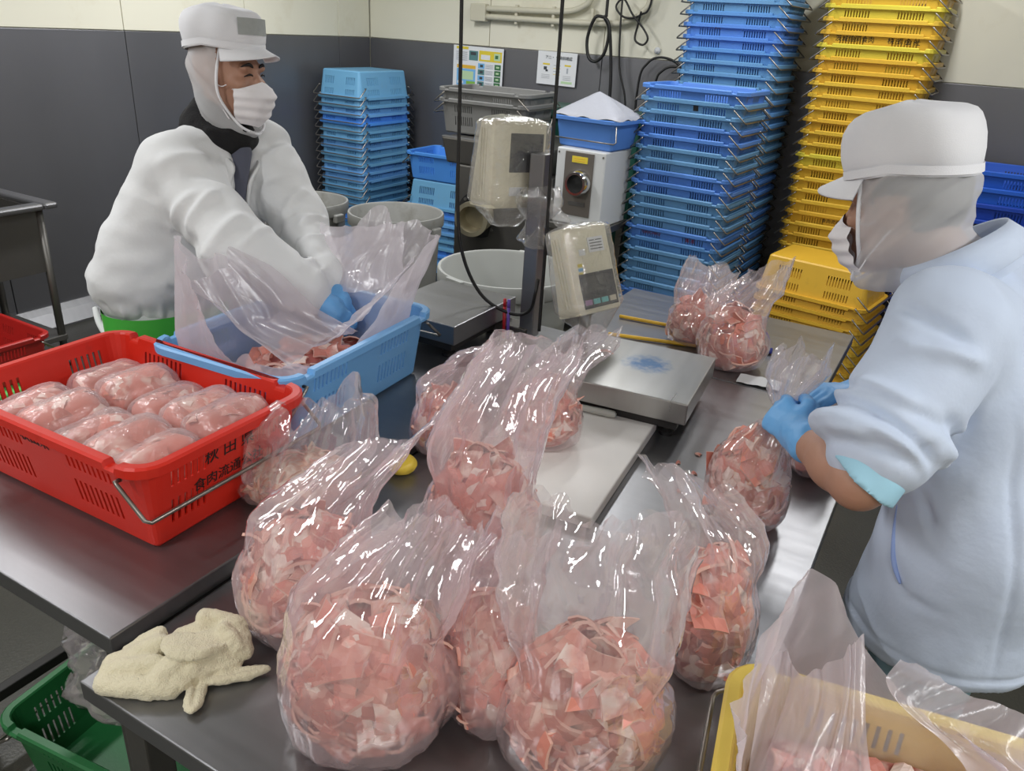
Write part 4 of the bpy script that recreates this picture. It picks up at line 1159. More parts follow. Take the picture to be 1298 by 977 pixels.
def film_loft(name, t, stations, R, D, m, seed, nr=92, ns=150, amp=0.004, pleat=0.010, zfloor=0.0015, body_h=None):
    """stations: (right, away, z, half width, half depth, tilt, looseness); an open-topped bag"""
    S = cr_interp(stations, nr)
    Rn = np.array(R); Dn = np.array(D)
    th = np.linspace(0, 2 * PI, ns, endpoint=False)
    cs, sn = np.cos(th), np.sin(th)
    V = np.zeros((nr, ns, 3))
    for j in range(nr):
        r0, d0, z, a, b, tl, lo = S[j]
        a = max(a, 0.002); b = max(b, 0.002)
        # pleats run up the bag: noise that changes quickly round the bag and slowly along it
        q = np.stack([cs * 1.9, sn * 1.9, np.full(ns, j / nr * 1.6)], 1)
        pl = (0.6 - 2 * np.abs(vnoise(q, 1.0, seed))) * pleat * 1.3 * lo
        q2 = np.stack([cs * 4.2, sn * 4.2, np.full(ns, j / nr * 2.4)], 1)
        pl2 = (0.6 - 2 * np.abs(vnoise(q2, 1.0, seed + 4))) * pleat * 0.6 * lo
        off = pl + pl2
        if body_h:
            wl = float(np.clip(1.5 - z / body_h, 0, 1)); lm = 1 + (lump(th, z / body_h, seed) - 1) * wl; a = a * lm; b = b * lm
        x = a * cs + off * cs * 0.5; y = b * sn + off * np.sign(sn) * np.abs(sn) ** 0.5
        V[j] = Rn * (r0 + x)[:, None] + Dn * (d0 + y)[:, None]
        V[j, :, 2] = z + tl * x + lo * 0.045 * vnoise(np.stack([cs * 1.7, sn * 1.7, np.full(ns, j / nr * 2)], 1), 1.0, seed + 9) * (j / nr)
    W_ = V.reshape(-1, 3)
    # crumples
    c = np.repeat(np.stack([S[:, 0:1] * Rn + S[:, 1:2] * Dn], 0)[0][:, None, :], ns, 1).reshape(-1, 3)
    nrm = W_ - c; nrm[:, 2] = 0; nrm /= np.linalg.norm(nrm, axis=1)[:, None] + 1e-6
    lo = np.repeat(S[:, 6], ns)
    cr = (0.3 - np.abs(vnoise(W_, (22, 22, 11), seed + 2))) * 1.5 + (0.3 - np.abs(vnoise(W_, (46, 46, 22), seed + 6))) * 0.6 + (0.3 - np.abs(vnoise(W_[:, [0, 2, 1]] + W_[:, [1, 0, 2]] * 0.7, (60, 30, 60), seed + 7))) * 0.4
    W_ = W_ + nrm * (cr * amp * (0.5 + lo))[:, None]
    W_[:, 2] = np.maximum(W_[:, 2], zfloor)
    i = np.arange(ns); F = []
    for j in range(nr - 1):
        F.append(np.stack([j * ns + i, j * ns + (i + 1) % ns, (j + 1) * ns + (i + 1) % ns, (j + 1) * ns + i], 1))
    o = link(name, np_mesh(name, W_, np.concatenate(F), m), t)
    return o

def meat_bag(label, x, y, z, rx, ry, h, upper, n, seed, meshes=SL, m_core='meat_gap_shade', film=None, lean=(0, 0), name='meat_bag', group='bags of sliced meat', amp=0.0065, pleat=0.015, scale=1.0, core_k=0.80):
    R, D = rim_frame(x, y)
    t = thing(name, label, 'bag', (x, y, z), 0, group)
    core(t, rx, ry, h, R, D, M[m_core], seed, lean, core_k)
    put_slices(t, int(n * 1.95), seed, rx, ry, h, R, D, meshes, lean, scale=scale)
    st = [(0, 0, 0.0015, rx * 0.45, ry * 0.45, 0, 0.05), (0, 0, 0.003, rx * 0.76, ry * 0.76, 0, 0.1)]
    for f in (0.10, 0.25, 0.42, 0.60, 0.76):
        a, b = egg(0, h * f, h, rx, ry)
        st.append((lean[0] * h * f, lean[1] * h * f, h * f, a + 0.003, b + 0.003, 0, 0.22 + 0.25 * f))
    film_loft('plastic_film', t, st + upper, R, D, film or FILM, seed, amp=amp, pleat=pleat, body_h=h)
    return t

meat_bag('left front bag of pink meat beside the folded towel', -0.800, 0.795, T, 0.118, 0.098, 0.225, [(0.02, 0, 0.235, 0.100, 0.065, 0.1, 0.8), (0.07, 0.01, 0.29, 0.105, 0.035, 0.32, 1), (0.125, 0.02, 0.335, 0.100, 0.018, 0.36, 1), (0.14, 0.025, 0.348, 0.096, 0.012, 0.36, 1)], 125, 21)
meat_bag('largest front bag of meat, nearest the table corner', -0.580, 0.680, T, 0.135, 0.115, 0.235, [(0.02, 0, 0.235, 0.120, 0.075, 0, 0.7), (0.05, 0.01, 0.285, 0.098, 0.045, -0.05, 1), (0.085, 0.02, 0.325, 0.075, 0.022, -0.15, 1), (0.098, 0.025, 0.345, 0.062, 0.013, -0.2, 1)], 145, 22)
meat_bag('bag of meat squeezed between the two front bags', -0.450, 0.805, T, 0.085, 0.082, 0.215, [(0, 0, 0.22, 0.07, 0.055, 0, 0.7), (0.02, 0.02, 0.27, 0.06, 0.035, 0, 1), (0.04, 0.03, 0.31, 0.05, 0.02, 0.1, 1)], 100, 23)
meat_bag('front right bag of meat with a wide open crumpled neck', -0.288, 0.805, T, 0.120, 0.105, 0.225, [(0, 0, 0.245, 0.122, 0.075, 0, 0.8), (-0.005, 0.01, 0.31, 0.130, 0.05, 0, 1.1), (0.0, 0.02, 0.365, 0.130, 0.028, -0.03, 1.2), (0.01, 0.03, 0.40, 0.126, 0.016, -0.06, 1.2)], 135, 24, film=FILM_CLEAR, pleat=0.016)
meat_bag('slim bag of meat on the right near the table edge', -0.185, 1.075, T, 0.070, 0.068, 0.245, [(-0.005, 0, 0.25, 0.068, 0.05, 0, 0.7), (-0.03, 0.0, 0.295, 0.072, 0.036, -0.1, 1), (-0.065, 0.0, 0.335, 0.072, 0.02, -0.2, 1), (-0.085, 0.0, 0.352, 0.068, 0.012, -0.2, 1)], 95, 25, film=FILM_CLEAR)
meat_bag('tall centre bag of meat with its neck drawn upward', -0.645, 1.105, T, 0.118, 0.105, 0.255, [(0.0, 0, 0.265, 0.110, 0.08, 0, 0.6), (0.015, 0.0, 0.33, 0.105, 0.058, 0, 0.9), (0.045, 0.01, 0.40, 0.096, 0.034, -0.1, 1.1), (0.075, 0.02, 0.455, 0.088, 0.018, -0.2, 1.1), (0.082, 0.022, 0.47, 0.086, 0.012, -0.2, 1.1)], 135, 26)
meat_bag('bag of darker meat behind the centre bag, beside the blue crate', -0.968, 1.452, T, 0.095, 0.088, 0.165, [(0.02, 0, 0.175, 0.09, 0.06, 0, 0.7), (0.05, 0, 0.215, 0.085, 0.035, 0.1, 1), (0.09, 0, 0.25, 0.08, 0.018, 0.2, 1)], 95, 27)
meat_bag('bag of meat on the cutting board with tall twisted clear neck', -0.765, 1.575, T + 0.032, 0.095, 0.085, 0.165, [(0.01, 0, 0.175, 0.082, 0.06, 0, 0.7), (0.03, 0, 0.215, 0.075, 0.04, 0.1, 1), (0.065, 0.0, 0.255, 0.085, 0.03, 0.2, 1.2), (0.085, 0.0, 0.30, 0.085, 0.02, 0.15, 1.2)], 90, 28, film=FILM_CLEAR, pleat=0.016)
meat_bag('bag of meat gripped by the right worker, neck closed in hand', -0.250, 1.575, T, 0.090, 0.082, 0.225, [(0.018, 0, 0.225, 0.05, 0.045, 0, 0.6), (0.034, 0.0, 0.262, 0.020, 0.018, 0, 0.4), (0.036, 0.0, 0.285, 0.018, 0.016, 0, 0.4), (0.038, 0.01, 0.32, 0.036, 0.026, 0, 1), (0.048, 0.02, 0.37, 0.052, 0.026, 0.1, 1.2), (0.055, 0.02, 0.405, 0.050, 0.018, 0.1, 1.2)], 100, 29, film=FILM_CLEAR)
meat_bag('small bag of meat behind the gloved hands', -0.165, 1.90, T, 0.075, 0.07, 0.125, [(0, 0, 0.13, 0.06, 0.045, 0, 0.7), (0, 0.01, 0.17, 0.05, 0.02, 0, 1)], 60, 30)
meat_bag('rear left bag of meat of the pair on the rear table', -0.690, 2.59, T, 0.105, 0.085, 0.165, [(0.0, 0, 0.18, 0.092, 0.06, 0, 0.7), (0.01, 0, 0.235, 0.086, 0.036, 0, 1), (0.02, 0, 0.285, 0.084, 0.016, -0.1, 1)], 80, 31, film=FILM_CLEAR)
meat_bag('front right bag of meat of the pair on the rear table', -0.530, 2.455, T, 0.118, 0.09, 0.20, [(0.0, 0, 0.205, 0.105, 0.06, 0, 0.7), (0.03, 0, 0.26, 0.095, 0.038, 0.1, 1), (0.055, 0, 0.315, 0.078, 0.02, 0.3, 1.1), (0.065, 0, 0.345, 0.070, 0.014, 0.35, 1.1)], 95, 32, film=FILM_CLEAR)
# trimmings in a loose clear bag at the edge of the left table
meat_bag('loose clear bag of pale trimmings against the red crate', -1.065, 1.055, T2 + 0.001, 0.125, 0.095, 0.085, [(0.01, 0.0, 0.075, 0.135, 0.10, 0.1, 1), (0.02, 0.01, 0.115, 0.140, 0.105, 0.15, 1.2), (0.035, 0.02, 0.16, 0.128, 0.10, 0.15, 1.3), (0.05, 0.02, 0.195, 0.105, 0.085, 0.1, 1.3), (0.055, 0.02, 0.205, 0.085, 0.07, 0.05, 1.3)], 70, 33, SLP, 'meat_pale', FILM_CLEAR, group='bags of trimmings', pleat=0.02, amp=0.006)

# ------------------------------------------------------------------ red crate with packs of meat
rc = crate('red crate holding rows of packed meat on the left table', (-1.425, 0.925, T2 + 0.001), 0.02, 'red')
crate_text(rc, '秋 田 県', 0.0, 0.150, 0.036, INK, 'side'); crate_text(rc, '食肉流通公社', 0.0, 0.098, 0.030, INK, 'side')
crate_text(rc, '秋田県', -0.02, 0.158, 0.03, INK, 'front')
PACKF = film_mat('pack_film', (240, 228, 230), 0.19, 0.52, 0.18, 0.5, 44, 1.0)
def meat_pack(label, x, y, z, lx, ly, lz, rot, seed):
    t = thing('meat_pack', label, 'meat pack', (x, y, z), group='meat packs in the red crate', rot=rot)
    V = []; F = []; nu, nv = 26, 18
    def pt(i, j, g):
        th = 2 * PI * i / nu; v = j / nv
        u = -1 + 2 * v
        k = max(0.0, 1 - abs(u) ** 7) ** 0.5
        c, s = math.cos(th), math.sin(th)
        q = (abs(c) ** 2.8 + abs(s) ** 2.8) ** (-1 / 2.8)
        return (c * q * (lx / 2 + g) * k, u * (ly / 2 + g), lz / 2 + s * q * (lz / 2 + g) * k)
    for nm, g, m, am, fr in (('meat_mass', -0.004, M['meat'], 0.005, 32), ('plastic_film', 0.002, PACKF, 0.0025, 60)):
        V = np.array([pt(i, j, g) for j in range(nv + 1) for i in range(nu)])
        c = np.array([0, 0, lz / 2]); nn = V - c; nn /= np.linalg.norm(nn, axis=1)[:, None]
        V = V + nn * (vnoise(V, fr, seed) * am)[:, None] - nn * (0.0 if nm == 'plastic_film' else 0.003)
        F = [(j * nu + i, j * nu + (i + 1) % nu, (j + 1) * nu + (i + 1) % nu, (j + 1) * nu + i) for j in range(nv) for i in range(nu)]
        o = link(nm, mesh(nm, V, F, m, True), t)
        if nm == 'meat_mass': tag(o, kind='stuff')
    r = random.Random(seed)
    for k in range(16):
        i = r.uniform(0.02, 0.48) * nu; j = r.uniform(0.12, 0.88) * nv
        p = Vector(pt(i, j, -0.004)); c = Vector((0, p.y * 0.7, lz / 2))
        n = (p - c).normalized()
        n = (n + Vector((r.uniform(-1, 1), r.uniform(-1, 1), r.uniform(-1, 1))) * 0.12).normalized()
        o = link('meat_slice', r.choice(SL), t)
        o.rotation_mode = 'QUATERNION'; o.rotation_quaternion = n.to_track_quat('Z', 'Y') @ Euler((0, 0, r.uniform(0, 6.28))).to_quaternion()
        o.location = p - n * 0.002; o.scale = (0.85, 0.85, 0.6)
    return t
colname = ['against the left end', 'second column from the left end', 'middle column', 'second column from the right end', 'against the right end']
for c in range(5):
    for q in range(2):
        x = -1.425 + (-0.212 + 0.106 * c); y = 0.925 + (-0.082 if q == 0 else 0.088)
        big = (c == 4 and q == 1)
        meat_pack(f'film-wrapped meat pack in the red crate, {colname[c]}, {"near" if q == 0 else "far"} row', x, y, T2 + 0.016 + (0.012 if c == 4 else 0.02 * (c % 2)), 0.112 if not big else 0.125, 0.182 if not big else 0.190, 0.145 if not big else 0.160, (0.10 if q == 0 else -0.02, 0.10 * (1 if c % 2 else 0.6) - (0.25 if c == 4 else 0), random.uniform(-0.1, 0.1)), 50 + c * 2 + q)

# ------------------------------------------------------------------ liners
def liner(name, label, crate_loc, rotz, L, W, H, base_z, hfun, ffun, m, seed, amp=0.008, ns=220, nr=64, pleat=0.014):
    t = thing(name, label, 'liner bag', crate_loc, rotz)
    V = np.zeros((nr, ns, 3))
    th = np.linspace(0, 2 * PI, ns, endpoint=False)
    hs = np.array([hfun(a) for a in th]); fl = np.array([ffun(a) for a in th])     # (height above base, outward lean)
    base = np.array([rrect(a / (2 * PI), 1, 1, 7) for a in th])
    for j in range(nr):
        v = j / (nr - 1)
        if v < 0.25:
            k = v / 0.25; z = np.full(ns, base_z); sx = L / 2 - 0.05; sy = W / 2 - 0.05
            x = base[:, 0] * sx * k; y = base[:, 1] * sy * k; lo = 0.2
        else:
            k = (v - 0.25) / 0.75
            z = base_z + (hs - base_z) * k
            kk = np.clip((z) / H, 0, 1.0)
            ins = 0.05 - 0.033 * kk
            above = np.clip(z - H, 0, None)
            o = np.clip(above / 0.25, 0, 1) ** 1.2
            x = base[:, 0] * (L / 2 - ins) + fl[:, 0] * o; y = base[:, 1] * (W / 2 - ins) + fl[:, 1] * o
            lo = 0.15 + 0.85 * k
        q = np.stack([np.cos(th) * 4.0, np.sin(th) * 4.0, np.full(ns, v * 1.6)], 1)
        pl = (1 - 2 * np.abs(vnoise(q, 1.0, seed))) * pleat * lo * (0.35 + 1.2 * np.clip((z - H) / 0.2, 0, 1))
        q2 = q * 2.7
        pl += (1 - 2 * np.abs(vnoise(q2, 1.0, seed + 3))) * pleat * 0.5 * lo * (0.35 + 1.2 * np.clip((z - H) / 0.2, 0, 1))
        nn = base / (np.linalg.norm(base, axis=1)[:, None])
        pl = np.where(z < H + 0.01, np.minimum(pl, 0.0), pl)
        V[j, :, 0] = x + nn[:, 0] * pl; V[j, :, 1] = y + nn[:, 1] * pl; V[j, :, 2] = z
    W_ = V.reshape(-1, 3)
    W_[:, 2] += np.where(W_[:, 2] > H, 1, 0.0) * vnoise(W_, 22, seed + 8) * amp
    i = np.arange(ns)
    F = np.concatenate([np.stack([j * ns + i, j * ns + (i + 1) % ns, (j + 1) * ns + (i + 1) % ns, (j + 1) * ns + i], 1) for j in range(nr - 1)])
    link('plastic_film', np_mesh('plastic_film', W_, F, m), t)
    return t
def meat_pile(label, loc, rotz, L, W, h, n, seed, meshes=SL, m='meat_gap_shade', flat=0.35, sc=1.0):
    t = thing('meat_pile', label, 'meat', loc, rotz)
    V = []; F = []; nu, nv = 24, 16
    for j in range(nv + 1):
        for i in range(nu + 1):
            u = i / nu * 2 - 1; v = j / nv * 2 - 1
            V.append((u * L / 2, v * W / 2, h * (1 - flat * u * u - flat * v * v)))
    V = np.array(V); V[:, 2] += vnoise(V, 30, seed) * 0.008 - 0.012
    F = [(j * (nu + 1) + i, j * (nu + 1) + i + 1, (j + 1) * (nu + 1) + i + 1, (j + 1) * (nu + 1) + i) for j in range(nv) for i in range(nu)]
    nV = len(V); bd = [i for i in range(nu + 1)] + [j * (nu + 1) + nu for j in range(1, nv + 1)] + [nv * (nu + 1) + i for i in range(nu - 1, -1, -1)] + [j * (nu + 1) for j in range(nv - 1, 0, -1)]
    B = [(V[b][0] * 0.94, V[b][1] * 0.94, 0.0) for b in bd]
    VV = [tuple(p) for p in V] + B
    for k in range(len(bd)):
        k2 = (k + 1) % len(bd); F.append((nV + k, nV + k2, bd[k2], bd[k]))
    F.append(tuple(nV + k for k in range(len(bd)))[::-1])
    tag(link('meat_mass', mesh('meat_mass', VV, F, M[m], True), t), kind='stuff')
    r = random.Random(seed)
    for k in range(n):
        u = r.uniform(-0.92, 0.92); v = r.uniform(-0.92, 0.92)
        z = h * (1 - flat * u * u - flat * v * v) - 0.004 + r.uniform(-0.004, 0.008)
        nrm = Vector((r.uniform(-0.7, 0.7), r.uniform(-0.7, 0.7), 1)).normalized()
        o = link('meat_slice', r.choice(meshes), t)
        o.rotation_mode = 'QUATERNION'; o.rotation_quaternion = nrm.to_track_quat('Z', 'Y') @ Euler((0, 0, r.uniform(0, 6.28))).to_quaternion()
        o.location = (u * L / 2, v * W / 2, z); o.scale = (sc, sc, 1)
    return t
# blue crate being filled by the left worker, long side to the right
BC = (-1.415, 1.435, T2 + 0.001); BCR = PI / 2 + 0.06
bc = crate('light blue crate lined with a clear bag on the left table', BC, BCR, 'sky')
SMUDGE = mat('dark_smudge', (70, 90, 120), 0.7)
def hf(a):
    # local x runs along the long side (towards the wall), local y towards the left worker
    c, s = math.cos(a), math.sin(a)
    z = 0.195 + 0.20 * max(0, c) ** 1.3 + 0.235 * math.exp(-((a - 2.30) / 0.80) ** 2) + 0.03 * math.sin(5 * a + 1) + 0.018 * math.sin(11 * a)
    z += 0.10 * math.exp(-((a - 5.5) / 0.5) ** 2)
    if 3.6 < a < 4.6: z = min(z, 0.20 + 0.02 * math.sin(7 * a))
    return z
def ff(a):
    c, s = math.cos(a), math.sin(a)
    e = math.exp(-((a - 2.35) / 0.8) ** 2)
    return (0.10 * c + 0.12 * e, 0.05 * s - 0.06 * e)
liner('crate_liner', 'crumpled milky bag lining the light blue crate', (BC[0], BC[1], BC[2]), BCR, 0.60, 0.41, 0.20, 0.017, hf, ff, FILM_MILKY, 41)
def film_sheet(t, name, corners, sag, m, seed, n=60, amp=0.012):
    """loose fold of film between four corners (local), sagging in the middle and pleated"""
    A, B_, C_, D_ = [np.array(c, float) for c in corners]
    u, v = np.meshgrid(np.linspace(0, 1, n), np.linspace(0, 1, n))
    P_ = (A * ((1 - u) * (1 - v))[..., None] + B_ * (u * (1 - v))[..., None] + C_ * (u * v)[..., None] + D_ * ((1 - u) * v)[..., None])
    ww = vnoise(np.stack([u * 2.1, v * 2.1, u * 0 + seed * 0.7], -1), 1.0, seed + 8)[..., None] * (B_ - A) * 0.22 + vnoise(np.stack([u * 2.3, v * 1.7, u * 0 + seed * 0.3], -1), 1.0, seed + 9)[..., None] * (D_ - A) * 0.22
    P_ = P_ + ww
    P_[..., 2] -= sag * np.sin(PI * u) * np.sin(PI * v)
    q = np.stack([u * 5.5 + v * 1.2, v * 1.3, u * 0 + seed], -1)
    P_[..., 2] += (0.5 - np.abs(vnoise(q, 1.0, seed))) * amp + (0.5 - np.abs(vnoise(q * 2.6, 1.0, seed + 2))) * amp * 0.5
    nr_ = np.cross(B_ - A, D_ - A); nr_ /= np.linalg.norm(nr_)
    P_ += nr_ * (((0.5 - np.abs(vnoise(q * 1.4, 1.0, seed + 5))) * amp)[..., None])
    F_ = np.array([(j * n + i, j * n + i + 1, (j + 1) * n + i + 1, (j + 1) * n + i) for j in range(n - 1) for i in range(n - 1)])
    return link(name, np_mesh(name, P_.reshape(-1, 3), F_, m), t)
bl_ = [o for o in COL.objects if o.get('label', '').startswith('crumpled milky bag lining')][0]
film_sheet(bl_, 'film_fold', [(-0.27, 0.17, 0.37), (-0.02, 0.16, 0.34), (0.10, -0.13, 0.165), (-0.20, -0.14, 0.175)], 0.045, FILM_MILKY, 3)
film_sheet(bl_, 'film_fold', [(0.29, -0.165, 0.35), (0.02, -0.17, 0.235), (-0.13, -0.08, 0.155), (0.20, -0.05, 0.19)], 0.02, FILM_MILKY, 7)
film_sheet(bl_, 'film_fold', [(0.32, 0.17, 0.36), (0.32, -0.14, 0.42), (0.235, -0.15, 0.26), (0.245, 0.12, 0.22)], 0.02, FILM_MILKY, 11)
meat_pile('pink meat piled inside the lined light blue crate', (BC[0], BC[1], BC[2] + 0.019), BCR, 0.44, 0.26, 0.11, 60, 61)
# clear bag heap behind the blue crate
def crumple(name, label, loc, r, seed, m, cat='bag', amp=0.03, rotz=0):
    nu, nv = 72, 44; V = []
    for j in range(nv + 1):
        ph = PI * (0.02 + 0.96 * j / nv)
        for i in range(nu):
            th = 2 * PI * i / nu
            V.append((r[0] * math.sin(ph) * math.cos(th), r[1] * math.sin(ph) * math.sin(th), r[2] * math.cos(ph)))
    V = np.array(V); n = V / np.linalg.norm(V, axis=1)[:, None]
    d = vnoise(V, 9, seed) * 1.0 + (0.4 - np.abs(vnoise(V, 20, seed + 1))) * 0.9 + (0.4 - np.abs(vnoise(V, 45, seed + 2))) * 0.4
    V = V + n * (d * amp)[:, None]
    V[:, 2] += r[2]; V[:, 2] = np.maximum(V[:, 2], 0.001)
    F = np.array([(j * nu + i, (j + 1) * nu + i, (j + 1) * nu + (i + 1) % nu, j * nu + (i + 1) % nu) for j in range(nv) for i in range(nu)])
    t = thing(name, label, cat, loc, rotz)
    link('plastic_film', np_mesh('plastic_film', V, F, m), t)
    return t
crumple('empty_bag', 'crumpled pile of empty clear bags behind the light blue crate', (-1.62, 1.93, T2 + 0.001), (0.13, 0.09, 0.085), 71, FILM_CLEAR, amp=0.035)
crumple('empty_bag', 'crumpled clear bag on the green crate under the left table', (-1.38, 0.85, 0.235), (0.23, 0.15, 0.13), 73, FILM_CLEAR, amp=0.06)
# yellow crate with liner beside the right worker
YC_ = (0.222, 0.800, 0.752); YCR = 0.165
crate('yellow crate lined with a pink-tinted bag at the right front', YC_, YCR, 'yel4')
yst = thing('steel_stand', 'steel stand carrying the lined yellow crate', 'stand', (0.225, 0.800, 0), YCR)
MB().box((0, 0, 0.735), (0.50, 0.34, 0.03), bev=0.004).obj('top', M['steel_dark'], yst)
for sx in (-0.22, 0.22):
    for sy_ in (-0.14, 0.14): MB().box((sx, sy_, 0.36), (0.035, 0.035, 0.72), bev=0.003).obj('leg', M['steel_dark'], yst)
def hy(a):
    c, s = math.cos(a), math.sin(a)
    z = 0.205 + 0.02 * math.sin(3 * a + 0.4) + 0.012 * math.sin(8 * a)
    z += 0.15 * math.exp(-((a - 2.40) / 0.40) ** 2) + 0.10 * math.exp(-((a - PI - 0.1) / 0.6) ** 2) + 0.03 * math.exp(-((a - 1.0) / 0.3) ** 2)
    return max(z, 0.19)
def fy(a):
    c, s = math.cos(a), math.sin(a)
    e = math.exp(-((a - 2.40) / 0.5) ** 2)
    return (0.05 * c + 0.10 * e, 0.05 * s)
liner('crate_liner', 'pinkish milky bag lining the yellow crate at the right front', YC_, YCR, 0.60, 0.41, 0.20, 0.017, hy, fy, FILM_MILKY, 47)
meat_pile('red and pink meat slices heaped inside the lined yellow crate', (YC_[0], YC_[1], YC_[2] + 0.019), YCR, 0.49, 0.31, 0.165, 230, 63, flat=0.13, sc=0.66)

yl_ = [o for o in COL.objects if o.get('label', '').startswith('pinkish milky bag')][0]
film_sheet(yl_, 'film_fold', [(-0.10, 0.185, 0.31), (0.29, 0.19, 0.235), (0.29, 0.03, 0.20), (-0.06, 0.02, 0.205)], 0.02, FILM_MILKY, 13, amp=0.02)
film_sheet(yl_, 'film_fold', [(-0.285, 0.16, 0.24), (-0.17, 0.19, 0.34), (-0.15, -0.19, 0.21), (-0.29, -0.19, 0.215)], 0.0, FILM_MILKY, 17, amp=0.02)

# ------------------------------------------------------------------ scraps on the near table
for k, (x, y, lab) in enumerate(((-0.42, 1.80, 'farthest meat scrap on the table between scale and gloved hands'), (-0.36, 1.90, 'meat scrap nearest the paper slip'), (-0.40, 1.70, 'tiny meat scrap in the middle of the steel table'), (-0.45, 1.73, 'meat scrap closest to the scale foot'), (-0.405, 1.60, 'nearest meat scrap on the steel table'))):
    o = link('meat_scrap', SL[k], None, (x, y, T + 0.006), (0, 0, k * 1.3)); o.scale = (0.28, 0.28, 0.6); tag(o, lab, 'meat', 'meat scraps')
o = link('meat_scrap', SL[6], None, (-0.79, 2.02, T + 0.128), (0, 0, 0.3)); o.scale = (0.55, 0.4, 0.6); tag(o, 'meat scrap lying on the stained scale platform', 'meat', 'meat scraps')

# yellow wrapper behind the trimmings bag
M['wrap'] = mat('yellow_wrapper', (226, 196, 70), 0.4, 0, 0.2, 30)
crumple('snack_wrapper', 'small yellow and white wrapper between the bags', (-0.985, 1.30, T + 0.001), (0.03, 0.028, 0.018), 77, M['wrap'], 'wrapper', 0.01)

# ------------------------------------------------------------------ towel
tw = SDF((-0.165, -0.12, -0.006), (0.15, 0.10, 0.11), 0.0028)
kk = 0.0045
def rz(a_, tx=0.0, ty=0.0): return np.array(Euler((tx, ty, a_)).to_matrix())
tw.cone((-0.118, -0.022, 0.015), (-0.035, -0.046, 0.016), 0.016, 0.017, kk).cone((-0.122, -0.018, 0.016), (-0.112, 0.012, 0.020), 0.015, 0.015, kk)
tw.cone((-0.108, 0.000, 0.026), (-0.045, -0.012, 0.034), 0.014, 0.016, kk).cone((-0.110, 0.016, 0.022), (-0.040, 0.022, 0.040), 0.015, 0.018, kk)
tw.cone((-0.088, 0.038, 0.022), (-0.045, 0.044, 0.042), 0.014, 0.015, kk).ell((-0.075, 0.0, 0.012), (0.045, 0.035, 0.020), k=0.01)
tw.cone((-0.052, -0.044, 0.015), (-0.012, -0.018, 0.034), 0.017, 0.022, kk).cone((-0.022, -0.050, 0.013), (0.010, -0.030, 0.026), 0.015, 0.018, kk)
tw.ell((0.030, 0.012, 0.030), (0.058, 0.046, 0.030), k=0.008).ell((0.022, 0.008, 0.052), (0.060, 0.042, 0.011), rz(0.35, 0.05, 0.12), kk)
tw.cone((0.030, 0.050, 0.058), (0.072, 0.034, 0.050), 0.017, 0.018, kk).cone((0.078, 0.030, 0.044), (0.088, -0.005, 0.030), 0.017, 0.016, kk).cone((0.058, 0.016, 0.058), (0.078, -0.008, 0.040), 0.013, 0.014, kk)
tw.cone((0.070, -0.016, 0.018), (0.026, -0.032, 0.018), 0.016, 0.015, kk)
tw.ell((0.016, -0.066, 0.009), (0.016, 0.036, 0.008), rz(-0.15), kk).ell((0.078, -0.040, 0.011), (0.050, 0.012, 0.010), rz(0.08), kk)
Vt, Ft = tw.surface(); Vt = smooth_verts(Vt, Ft, 1, 0.4); Nt_ = tw.normals(Vt)
Vt = folds(Vt, Nt_, [([(0.016, -0.034, 0.018), (0.015, -0.10, 0.018)], 0.004, -0.004), ([(0.03, -0.042, 0.022), (0.13, -0.038, 0.022)], 0.004, -0.003), ([(-0.03, 0.03, 0.06), (0.02, 0.02, 0.066), (0.07, 0.04, 0.066)], 0.006, -0.004), ([(-0.02, -0.02, 0.05), (0.03, -0.025, 0.056), (0.075, -0.01, 0.05)], 0.005, 0.004)])
Vt = Vt + Nt_ * (vnoise(Vt, 55, 3) * 0.0024 + vnoise(Vt, 210, 5) * 0.0011)[:, None]
Vt[:, 2] = np.maximum(Vt[:, 2], 0.0005)
M['towel'] = mat('cream_terry_cloth', (222, 212, 182), 0.9, 0, 0.06, 20, 0.5, 420, sheen=0.3)
tag(link('towel', np_mesh('towel', Vt, Ft, M['towel']), None, (-0.890, 0.605, T + 0.0005), (0, 0, 0.80)), 'crumpled cream terry towel on the table corner', 'towel')
# ------------------------------------------------------------------ people
def nrm(v): v = np.array(v, float); return v / np.linalg.norm(v)
M['coat_white'] = mat('white_coat_cloth', (222, 223, 224), 0.85, 0, 0.02, 10, 0.35, 16, sheen=0.1)
M['coat_blue'] = mat('pale_blue_coat_cloth', (200, 212, 232), 0.85, 0, 0.02, 10, 0.35, 16, sheen=0.1)
M['cap_cloth'] = mat('white_cap_cloth', (236, 236, 240), 0.85, 0, 0.03, 10, 0.12, 500)
M['mask_cloth'] = mat('white_mask_cloth', (236, 232, 234), 0.8, 0, 0.02, 10, 0.10, 600)
M['trousers'] = mat('white_trousers', (212, 214, 214), 0.85, 0, 0.04, 8)
M['trousers_blue'] = mat('light_blue_trousers', (160, 196, 214), 0.85, 0, 0.04, 8)
M['cuff_blue'] = mat('light_blue_sleeve_lining', (160, 206, 226), 0.7, 0, 0.04, 8)
M['pocket'] = mat('blue_pocket_lining', (150, 172, 224), 0.85)
M['apron_green'] = mat('green_apron', (70, 176, 62), 0.5, 0, 0.08, 10)
M['scarf'] = mat('black_neck_warmer', (20, 19, 21), 0.95, 0, 0.2, 30, 0.3, 200)
M['shirt'] = mat('striped_undershirt', (84, 86, 100), 0.9)
M['glove'] = mat('blue_nitrile_glove', (112, 178, 236), 0.45, 0, 0.06, 25, 0.12, 60)
M['boots'] = mat('white_rubber_boots', (208, 210, 210), 0.4)
M['hair'] = mat('black_hair', (26, 22, 20), 0.6)
M['eye'] = mat('dark_eye', (30, 22, 20), 0.2)
M['grey_mesh'] = mat('grey_vent_mesh', (170, 174, 172), 0.9, 0, 0.1, 80)
